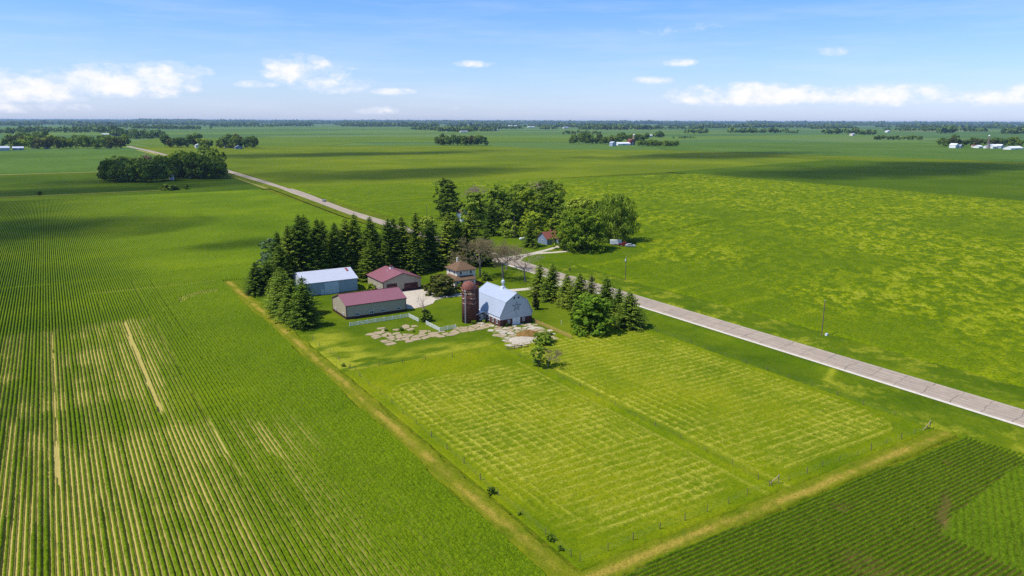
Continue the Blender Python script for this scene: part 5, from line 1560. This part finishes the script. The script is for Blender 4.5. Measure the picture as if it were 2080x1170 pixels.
# trees round the farmstead across the road: px base x, base y, top y, half width px
def at_px(name, label, key, bx, by, ty, hw, fn, mat, shape, nl=16, leafn=6500, ls=.45, base=.1, seed=1, grp='trees around the red roofed house'):
    g_ = P(bx, by); h = height_to(bx, by, ty); hw *= 1.32; leafn = int(leafn * 1.35)
    dist = (g_ - Vector((0, 0, CAMH))).dot(fw)
    rad = hw * dist / FPX
    MESH[key] = (broad_meshes(h, rad, seed, mat, nl, leafn, ls, base, shape) if fn == 'b' else spruce_meshes(h, rad * 1.15, seed, mat, .04, 1.0), h, rad)
    plant_tree(name, label, 'tree', MESH[key], g_.x, g_.y, h, 1.0, group=grp)


at_px('poplar_tree', 'tall dark ragged poplar standing alone left of the grove', 'f1', 908, 447, 364, 23, 'b', M_leafdark, 'poplar', 20, 6000, .5, .05, 301)
at_px('broadleaf_tree', 'mid green tree at the left front of the grove behind the house', 'f3', 966, 462, 391, 27, 'b', M_leafmid, 'round', 18, 6500, .5, .05, 303)
at_px('broadleaf_tree', 'green tree behind the left front grove tree', 'f4', 1012, 456, 379, 30, 'b', M_leafmid, 'round', 18, 6500, .5, .05, 305)
at_px('broadleaf_tree', 'mid green tree in the back middle of the grove', 'f5', 1062, 430, 374, 30, 'b', M_leafmid, 'round', 16, 5500, .5, .08, 307)
at_px('broadleaf_tree', 'very dark tallest tree at the back right of the grove', 'f6', 1110, 436, 366, 34, 'b', M_leafdark, 'round', 18, 6500, .5, .05, 309)
at_px('broadleaf_tree', 'bright green rounded tree in the middle of the grove', 'f7', 1072, 458, 385, 29, 'b', M_leafbright, 'round', 18, 6500, .48, .05, 311)
at_px('broadleaf_tree', 'bright green tree right of the middle of the grove', 'f8', 1124, 458, 393, 25, 'b', M_leafbright, 'round', 16, 6000, .48, .05, 313)
at_px('broadleaf_tree', 'low wide green tree between the grove and the willow', 'f9', 1180, 470, 401, 34, 'b', M_leafmid, 'round', 20, 7000, .48, .05, 315)
at_px('willow_tree', 'tall drooping willow at the right end of the grove', 'f10', 1250, 492, 396, 37, 'b', M_leafmid, 'willow', 24, 9000, .42, .10, 317)
at_px('broadleaf_tree', 'huge round tree in front of the red roofed house', 'f11', 1180, 507, 428, 50, 'b', M_leafbright, 'dome', 30, 11000, .46, .07, 319)
at_px('broadleaf_tree', 'yellow green tree right behind the red roofed house', 'f12', 1082, 484, 432, 26, 'b', M_leafbright, 'round', 16, 5000, .45, .05, 321)
at_px('spruce_tree', 'dark spruce standing before the left end of the red roofed house', 'f13', 1076, 501, 445, 17, 's', M_spruce, '', seed=323)
at_px('spruce_tree', 'dark spruce on the grass left of the grove front', 'f14', 998, 478, 407, 17, 's', M_spruce, '', seed=325)
at_px('broadleaf_tree', 'small green tree left of the propane tank', 'f15', 1035, 480, 447, 21, 'b', M_leafmid, 'dome', 12, 3500, .42, .03, 327)
at_px('broadleaf_tree', 'small light green tree behind the house right end', 'f16', 1122, 478, 443, 15, 'b', M_leafbright, 'dome', 10, 2500, .42, .03, 329)
at_px('broadleaf_tree', 'low green tree on the verge left of the poplar', 'f17', 868, 476, 440, 20, 'b', M_leafmid, 'dome', 12, 3500, .42, .03, 331)
at_px('broadleaf_tree', 'yellowish small tree behind the poplar right side', 'f18', 935, 440, 409, 12, 'b', M_leafbright, 'round', 10, 2000, .42, .05, 333)
at_px('broadleaf_tree', 'mid green tree filling the gap behind the round tree', 'f19', 1150, 468, 412, 24, 'b', M_leafmid, 'round', 14, 4500, .48, .05, 335)
at_px('broadleaf_tree', 'dark shaded tree in the grove behind the left spruce', 'f20', 1040, 462, 408, 24, 'b', M_leafdark, 'round', 14, 4500, .48, .05, 337)
at_px('spruce_tree', 'dark spruce left of the spruce on the grove front', 'f21', 962, 478, 430, 14, 's', M_spruce, '', seed=339)
at_px('broadleaf_tree', 'green tree between the willow and the huge round tree', 'f22', 1220, 480, 410, 22, 'b', M_leafmid, 'round', 14, 4500, .48, .05, 341)
MESH['pinkt'] = (bare_meshes(16, 7, 251, M_barkpink, M_barkpink, 5, .55, 2600), 16, 7)
g_ = P(967, 430)
plant_tree('bare_tree', 'pinkish leafless tree showing above the left of the grove', 'tree', MESH['pinkt'], g_.x, g_.y, height_to(967, 430, 375), .95, parts=('branches', 'twigs'))
g_ = P(1092, 415)
plant_tree('bare_tree', 'leafless top of a tree showing above the back of the grove', 'tree', MESH['pinkt'], g_.x, g_.y, height_to(1092, 415, 366), .9, parts=('branches', 'twigs'))
for bx, by, hgt, lb in ((1088, 506, 1.6, 'dark shrub before the left corner of the blue grey house'), (1140, 500, 1.8, 'low shrub between the blue grey house and the round tree')):
    g_ = P(bx, by); plant_tree('leafy_shrub', lb, 'shrub', MESH[('sh', 0)], g_.x, g_.y, hgt, 1.2)
for bx, by, hgt, sc_, lb in ((342, 387, 5.5, 2.1, 'wide dark bush on the field lane'), (357, 386, 4.0, 1.0, 'narrow bush beside the wide bush on the lane'), (379, 385, 4.5, .9, 'lone upright bush right of the wide bush'), (80, 397, 3.5, 1.4, 'lone dark bush far left on the field lane')):
    g_ = P(bx, by); plant_tree('leafy_shrub', lb, 'shrub', MESH[('sh', 0)], g_.x, g_.y, hgt, sc_)

# ------------------------------------------------------------------ groves further off: one tree each, as single small meshes
def far_tree_mesh(seed, mat, shape='round', n=520, ls=.95):
    r = np.random.default_rng(seed)
    nl = 9; h = 14.0; rad = 6.0
    cs = np.stack([r.uniform(-.55, .55, nl) * rad, r.uniform(-.55, .55, nl) * rad, r.uniform(.3, .82, nl) * h], 1)
    cs[:, 2] -= np.hypot(cs[:, 0], cs[:, 1]) * .35
    lr = r.uniform(.30, .50, nl) * rad
    k = r.integers(0, nl, n); d_ = unit(r.normal(size=(n, 3)) + np.array([0, 0, .2]))
    Cn = cs[k] + d_ * (lr[k] * r.uniform(.6, 1, n) ** .5)[:, None]
    Cn[:, 2] = np.clip(Cn[:, 2], .6, None)
    nr = unit(d_ + r.normal(0, .4, (n, 3))); A = unit(np.cross(nr, r.normal(size=(n, 3)))); Bv = np.cross(nr, A)
    s = ls * r.uniform(.6, 1.2, n)
    me = leaves_mesh('tree', Cn, A * s[:, None], Bv * (s * .75)[:, None], np.clip(.4 + .12 * (lr[k] - 2) + r.normal(0, .2, n), 0, 1), mat)
    return me


FT = {'dark': [far_tree_mesh(400 + i, M_leafdark) for i in range(3)], 'mid': [far_tree_mesh(410 + i, M_leaffar) for i in range(3)], 'bright': [far_tree_mesh(420 + i, M_leafmid) for i in range(2)], 'red': [far_tree_mesh(430, M_leafred)], 'brown': [far_tree_mesh(440, M_leafbrown)]}
WORD = {'dark': 'dark green', 'mid': 'dull green', 'bright': 'bright green', 'red': 'reddish brown', 'brown': 'greyish bare'}


def grove(x0, x1, yb, yback, h0, h1, n, kinds, where, group, seed, htop=None):
    rr = random.Random(seed)
    for i in range(n):
        f = (i + rr.uniform(-.4, .4)) / max(1, n - 1)
        px = x0 + (x1 - x0) * min(1, max(0, f)); py = yb(px) if callable(yb) else yb
        depth = rr.random() if i % 2 else rr.uniform(0, .25)
        g_ = P(px, py + (yback - py if not callable(yback) else yback(px) - py) * depth)
        kd = rr.choice(kinds); h = rr.uniform(h0, h1)
        me = rr.choice(FT[kd])
        o = bpy.data.objects.new('broadleaf_tree', me); C.objects.link(o)
        o.location = (g_.x, g_.y, 0); o.rotation_euler = (0, 0, rr.uniform(0, 6.28))
        h *= 1.55; w_ = rr.uniform(1.0, 1.4) * (h / 14) ** .7
        o.scale = (w_, w_, h / 14)
        tag(o, f'{WORD[kd]} tree in {where}', 'tree', f'{WORD[kd]} trees in {where}')


grove(216, 330, lambda x: 372 - .0 * x, 350, 12, 17, 26, ['dark'] * 4 + ['mid'] * 3 + ['brown'], 'the dark grove left of the bend', '', 1)
grove(335, 452, lambda x: 364, 345, 14, 19, 26, ['dark'] * 6 + ['mid'] * 2, 'the dark grove nearest the road bend', '', 2)
grove(14, 255, 303, 292, 13, 19, 44, ['dark', 'mid', 'mid', 'bright', 'bright', 'red'], 'the long grove at the left edge', '', 3)
grove(38, 92, 294, 284, 17, 22, 8, ['dark', 'mid'], 'the taller back of the left edge grove', '', 4)
grove(338, 405, 300, 293, 13, 20, 12, ['mid', 'dark', 'mid', 'red'], 'the clump around the white farm', '', 5)
grove(408, 426, 303, 301, 14, 17, 3, ['mid', 'bright'], 'the pair right of the white farm buildings', '', 6)
grove(448, 520, 302, 295, 14, 22, 14, ['dark', 'mid', 'mid', 'red'], 'the clump around the small teal shed', '', 7)
grove(886, 980, 296, 288, 12, 19, 24, ['dark', 'mid', 'mid', 'red'], 'the round wood in the middle distance', '', 8)
grove(1160, 1250, 293, 286, 12, 19, 18, ['dark', 'mid', 'red', 'mid'], 'the wood left of the long white barn', '', 9)
grove(1250, 1312, 290, 283, 14, 21, 12, ['dark', 'mid', 'dark'], 'the wood behind the long white barn', '', 10)
grove(1300, 1374, 297.5, 296, 9, 11, 16, ['dark'], 'the clipped shelter row right of the red barn', '', 11)
grove(1905, 2075, 299, 289, 11, 17, 26, ['dark', 'dark', 'mid', 'red'], 'the wood behind the white farm at the right edge', '', 12)
grove(1778, 1872, 285, 283, 8, 12, 16, ['dark', 'mid'], 'the low belt in the right middle distance', '', 13)
grove(1145, 1220, 274, 271, 10, 14, 14, ['dark', 'mid'], 'the low belt beyond the long white barn', '', 14)


# ------------------------------------------------------------------ far farm buildings
def far_shed(name, label, px, py, wpx, hm, dm, wall, roof, axis='x', rise=.45, cat='building', silo=False):
    g_ = P(px, py); dist = (g_ - Vector((0, 0, CAMH))).dot(fw)
    wd = wpx * dist / FPX / .9
    root = thing(name, label, cat, (g_.x, g_.y, 0))
    x0, x1, y0, y1 = g_.x - wd / 2, g_.x + wd / 2, g_.y, g_.y + dm
    if axis == 'x': gable(root, x0, x1, y0, y1, hm, hm + dm * rise * .5, 'x', wall, wall, roof, .5, .2)
    else: gable(root, x0, x1, y0, y1, hm, hm + wd * rise * .5, 'y', wall, wall, roof, .5, .2)
    MB().box(g_.x - wd * .12, g_.x + wd * .12, y0 - .3, y0 - .02, 0, hm * .7).build('door', M_galv, root)
    return root


Mw, Mg, Mr = M_white, M_shedroof, M_rust
far_shed('farm_shed', 'pale low shed at the left picture edge before the long grove', 6, 306, 20, 5, 14, M_galv, Mg)
far_shed('farm_shed', 'grey roofed shed tucked under the left part of the long grove', 37, 305, 17, 4, 12, M_bluegrey, Mg)
far_shed('farm_house', 'white gabled house glimpsed among the long grove trees', 69, 302, 9, 5, 10, Mw, Mg, 'y')
far_shed('farm_house', 'small white house right of the other in the long grove', 96, 302, 10, 5, 10, Mw, Mg, 'y')
far_shed('farm_house', 'white house in the clump beside the road, hidden by trees', 404, 301, 11, 6, 9, Mw, Mw, 'y')
far_shed('farm_barn', 'barn with a broad white roof above the clump by the road', 395, 292, 18, 8, 22, Mw, Mw)
far_shed('farm_house', 'reddish roofed house in the clump with the teal shed', 467, 301, 15, 5, 12, M_cream, M_redshingle)
far_shed('farm_shed', 'small teal shed in the clump right of the reddish house', 486, 303, 13, 4, 10, M_bluegrey, M_bluegrey, 'y')
far_shed('farm_house', 'white house peeping from the dark grove by the road bend', 350, 366, 7, 4, 7, Mw, Mg, 'y')
far_shed('farm_house', 'tiny white shed between the trunks of the dark grove', 387, 362, 4, 3.5, 5, Mw, Mw, 'y')
far_shed('farm_barn', 'long white barn with white roof in the middle distance', 1268, 295, 30, 4, 14, Mw, Mw)
far_shed('farm_barn', 'grey fronted shed at the left end of the long white barn', 1248, 297, 9, 8, 12, M_galv, Mg, 'y')
far_shed('farm_barn', 'red barn at the right end of the long white barn', 1285, 294.5, 11, 11, 14, M_redshingle, M_redshingle, 'y')
g_ = P(1287, 291)
sl = thing('farm_silo', 'slim silo with white cap behind the red barn', 'silo', (g_.x, g_.y, 0))
MB().lathe((g_.x, g_.y, 0), [(3, 0), (3, 21)], 12).build('body', M_concrete, sl); MB().lathe((g_.x, g_.y, 21), [(3.1, 0), (2.6, 1.6), (1.4, 2.7), (.2, 3.1)], 12).build('dome', Mw, sl, True)
far_shed('farm_barn', 'white barn left in the farm at the right edge', 1944, 301, 12, 7, 14, Mw, Mw, 'y')
far_shed('farm_shed', 'small grey shed beside the leftmost white barn of that farm', 1953, 301, 6, 6, 12, M_bluegrey, Mg, 'y')
far_shed('farm_shed', 'low white shed left of the lattice tower', 1992, 301, 14, 4, 12, Mw, Mw)
far_shed('farm_shed', 'tiny reddish shed left of the tower at the right edge farm', 1981, 300, 5, 5, 8, M_cream, M_redshingle, 'y')
far_shed('farm_barn', 'white barn just right of the lattice tower', 2022, 302, 20, 5, 20, Mw, Mw)
far_shed('farm_shed', 'very long low white shed at the far right edge', 2066, 304, 46, 3.5, 16, Mw, Mw)
far_shed('farm_barn', 'grey white barn between tower barn and the long low shed', 2036, 302, 9, 7, 14, M_galv, Mw, 'y')
g_ = P(2006, 302)
tw = thing('windmill_tower', 'slim tapering tower rising over the farm at the right edge', 'tower', (g_.x, g_.y, 0))
mb = MB()
for a, b in ((-1, -1), (1, -1), (1, 1), (-1, 1)): mb.tube((g_.x + a * 2.6, g_.y + b * 2.6, 0), (g_.x + a * .7, g_.y + b * .7, 27), .5, .3, 5)
for z in (5, 10, 15, 20, 25):
    k = 2.6 - 1.9 * z / 27
    for (a, b), (c, d) in (((-1, -1), (1, -1)), ((1, -1), (1, 1)), ((1, 1), (-1, 1)), ((-1, 1), (-1, -1))): mb.tube((g_.x + a * k, g_.y + b * k, z), (g_.x + c * k, g_.y + d * k, z), .3, n=4).tube((g_.x + a * k, g_.y + b * k, z), (g_.x + c * (k + .3), g_.y + d * (k + .3), z - 5), .22, n=4)
mb.build('frame', M_barkgrey, tw); MB().lathe((g_.x, g_.y, 27), [(1.6, 0), (2.0, 1), (1.6, 2.2), (.2, 3)], 10).build('head', Mw, tw)
for i, (px, py, wp, hm, lb) in enumerate([
    (215, 276, 11, 6, 'white barn roof showing behind the left grove'), (238, 276, 16, 8, 'long pale barn beside a white silo, beyond the left grove'), (268, 277, 14, 5, 'low pale shed right of the white silo beyond the grove'),
    (97, 263, 8, 8, 'tiny white house above the left grove'), (66, 250, 14, 12, 'pale roof near the horizon at far left'), (125, 250, 15, 12, 'pale roof near the horizon, left third'), (108, 253, 7, 10, 'little white house below the pale horizon roofs'), (236, 249, 8, 12, 'tiny white roof near horizon above the grove'), (257, 247.5, 14, 14, 'bright white roof right at the horizon on the left'),
    (913, 267, 12, 8, 'white shed in a dark belt left of the middle wood'), (943, 269, 15, 6, 'low reddish grey barn behind the middle wood'), (978, 266, 8, 8, 'white house among the trees above the middle wood'), (988, 265, 6, 7, 'small white shed beside the white house there'), (1004, 265.5, 17, 7, 'long white building above the middle wood'), (1036, 258, 11, 12, 'white roof halfway to the horizon in the middle'), (1048, 257.5, 5, 10, 'tiny white roof right of that white roof'), (1150, 261, 10, 10, 'tan roofed house far off left of centre belt'), (1080, 259, 15, 8, 'pale tan shed far off near the middle horizon'),
    (1322, 279, 9, 7, 'pale house in the little wood right of the red barn'), (1734, 276, 7, 8, 'tiny white house in the far right belt'), (1762, 270, 10, 10, 'white gabled house above the far right belt'), (1805, 269, 7, 9, 'little white shed right of the white gabled house'), (1461, 256, 6, 12, 'tiny white roof near horizon, right of middle'), (1845, 257, 6, 12, 'tiny white roof near the right horizon'), (2035, 260, 6, 12, 'tiny pale house near the horizon at far right'), (2070, 257, 7, 12, 'pale roof at the horizon by the right edge')]):
    far_shed('far_building', lb, px, py, wp, hm, hm * 1.8, [M_white, M_cream][i % 3 == 1], [M_white, M_shedroof, M_white][i % 3], 'x', .4)
g_ = P(258.5, 276)
sl = thing('farm_silo', 'white domed silo standing beyond the left grove', 'silo', (g_.x, g_.y, 0))
MB().lathe((g_.x, g_.y, 0), [(4, 0), (4, 21)], 12).build('body', M_white, sl); MB().lathe((g_.x, g_.y, 21), [(4.1, 0), (3.4, 2), (1.8, 3.4), (.2, 4)], 12).build('dome', M_galv, sl, True)


# ------------------------------------------------------------------ far shelter belts and woods: masses nobody could count
def far_woods(belts, seed):
    r = np.random.default_rng(seed); CC = []; HH = []
    for (pa, pb, ya, yb, hh, dens_) in belts:
        a = P(pa, ya); b = P(pb, yb)
        ln = (b - a).length; n = int(min(500, max(10, ln / 7 * dens_)))
        t = r.uniform(0, 1, n)
        wob = r.normal(0, max(10, ln * .035), (n, 2))
        ky = 1.0
        CC.append(np.stack([a.x + (b.x - a.x) * t + wob[:, 0], a.y + (b.y - a.y) * t + wob[:, 1]], 1)); HH.append(hh * 1.6 * r.uniform(.6, 1.25, n) * (.75 + .5 * vn(t * 40, t * 0, 3, int(r.integers(99)))))
    P2 = np.concatenate(CC); Hh = np.concatenate(HH); N = len(P2); K = 16
    d_ = unit(r.normal(size=(N, K, 3)) + np.array([0, 0, .3]))
    wid = (Hh * .55)[:, None, None]
    Cn = np.stack([P2[:, 0], P2[:, 1], Hh * .55], 1)[:, None, :] + d_ * np.concatenate([wid, wid, (Hh * .45)[:, None, None]], 2) * r.uniform(.5, 1, (N, K, 1))
    nr = unit(d_ + r.normal(0, .35, (N, K, 3))); A = unit(np.cross(nr, r.normal(size=(N, K, 3)))); Bv = np.cross(nr, A)
    s = (Hh * .30)[:, None, None] * r.uniform(.7, 1.2, (N, K, 1))
    me = leaves_mesh('woods', Cn.reshape(-1, 3), (A * s).reshape(-1, 3), (Bv * s * .8).reshape(-1, 3), np.repeat(np.clip(r.normal(.4, .22, N), 0, 1), K), M_leaffar)
    o = link('far_woods', me)
    tag(o, 'blue green belts of distant woods strung along the horizon', 'woods', kind='stuff')


rb = random.Random(3)
belts = [(0, 60, 272, 272, 14, 1.2), (40, 240, 268, 270, 15, 1.0), (230, 330, 276, 280, 14, 1.2), (150, 290, 258, 259, 18, 1.0), (260, 420, 262, 263, 15, 1.0), (0, 55, 252, 252, 20, 1), (330, 520, 254, 255, 18, .9), (420, 560, 258, 258, 16, .7), (70, 210, 253, 253, 22, .9), (270, 320, 283, 281, 9, 1.2),
         (300, 420, 250, 250, 20, .8), (560, 800, 252, 252, 16, .6), (840, 1010, 264, 267, 14, 1.0), (893, 960, 268, 268, 14, 1.5), (1000, 1060, 262, 262, 14, 1), (1095, 1130, 263, 263, 14, 1.2), (1180, 1330, 264, 264, 18, 1.2), (1330, 1430, 262, 263, 14, .8), (1060, 1180, 258, 259, 15, .7),
         (1390, 1432, 271, 271, 13, 1.4), (1476, 1590, 270, 270, 14, 1.2), (1600, 1626, 271, 271, 10, 1), (1677, 1740, 272, 272, 15, 1.3), (1740, 1770, 274, 274, 13, 1.3), (1400, 1500, 260, 261, 16, 1), (1500, 1640, 257, 258, 18, .8), (1640, 1700, 262, 262, 16, 1), (1800, 2000, 266, 268, 15, .8), (1910, 1935, 271, 271, 20, 1.2), (2040, 2085, 272, 271, 16, 1.2), (1780, 1900, 259, 260, 16, .9), (1960, 2085, 261, 262, 16, .8), (1330, 1365, 279, 279, 11, 1.4), (1370, 1415, 282, 281, 5, .6)]
for k in range(330):
    yy = 246.0 + 246.5 * 0 + rb.choice([1.4, 1.8, 2.2, 2.6, 2.8, 3.6, 4.0, 4.5, 5.5, 7, 9, 12]) + rb.uniform(-.4, .4)
    x0 = rb.uniform(-120, 2150); ln = rb.uniform(25, 190) * (1 if yy < 253 else .55)
    off = (x0 - 1040) * 6 / 2080
    belts.append((x0, x0 + ln, yy + off, yy + off + ln * 6 / 2080 + rb.uniform(-.3, .5), rb.uniform(13, 22) if yy > 252 else rb.uniform(24, 38), 1.0))
far_woods(belts, 77)
# ------------------------------------------------------------------ fair weather clouds overhead, whose shadows drift over the fields
m = Mt('cloud', 1.0, 0.0)
p_ = m.obj()
x_, y_, z_ = m.sep(p_)
rad_ = m.n('ShaderNodeVectorMath', operation='LENGTH'); m.put(rad_.inputs[0], m.scaled(p_, (1, 1, .0)))
n_ = m.noise(m.scaled(m.pos(), (1, 1, 1.5)), 0.008, 6, 0.62)
a_ = m.math('ADD', m.math('SUBTRACT', 1.25, m.math('MULTIPLY', rad_.outputs['Value'], 1.25)), m.math('MULTIPLY', m.math('SUBTRACT', n_, .5), 2.6))
al = m.ramp(a_, [(0.15, 0.0), (0.75, 0.5)])
m.color((0.9, 0.9, 0.9, 1)); m.put(m.b.inputs['Alpha'], al)
M_cloud = m.m


def cloud_over(cx0, cy0, rx, ry, h=750, seed=0):
    k = h / math.tan(SUN_EL)
    x, y = cx0 + k * math.sin(SUN_AZ), cy0 + k * math.cos(SUN_AZ)
    bm = bmesh.new(); bmesh.ops.create_icosphere(bm, subdivisions=4, radius=1)
    for v in bm.verts:
        s = 1 + .25 * (float(fbm(v.co.x + seed, v.co.y + v.co.z * 2, .4, 3, seed)) - .5)
        v.co *= s
        if v.co.z < 0: v.co.z *= .35
    me = bpy.data.meshes.new('cloud'); bm.to_mesh(me); bm.free(); me.materials.append(M_cloud)
    for pl in me.polygons: pl.use_smooth = True
    o = bpy.data.objects.new('cloud', me); C.objects.link(o)
    o.location = (x, y, h); o.scale = (rx, ry, 70)
    tag(o, kind='structure')


for i, (cx0, cy0, rx, ry) in enumerate([(-8, 460, 75, 60), (85, 350, 45, 22), (330, 760, 260, 110), (900, 520, 430, 120), (1000, 900, 350, 120), (-60, 700, 250, 45), (420, 1250, 420, 110), (60, 790, 110, 60)]):
    cloud_over(cx0, cy0, rx, ry, seed=i)

# ------------------------------------------------------------------ air
hz = MB().box(-52000, 52000, -3000, 70000, -1.5, 75.0).build('haze', plain('haze_tmp', (1, 1, 1)))
hm = bpy.data.materials.new('haze'); hm.use_nodes = True
nt = hm.node_tree; nt.nodes.clear()
ou = nt.nodes.new('ShaderNodeOutputMaterial'); pv = nt.nodes.new('ShaderNodeVolumePrincipled')
pv.inputs['Color'].default_value = (0.50, 0.72, 1.0, 1); pv.inputs['Density'].default_value = 3.4e-5; pv.inputs['Anisotropy'].default_value = 0.2
nt.links.new(pv.outputs[0], ou.inputs['Volume'])
hz.data.materials.clear(); hz.data.materials.append(hm)
tag(hz, kind='stuff')
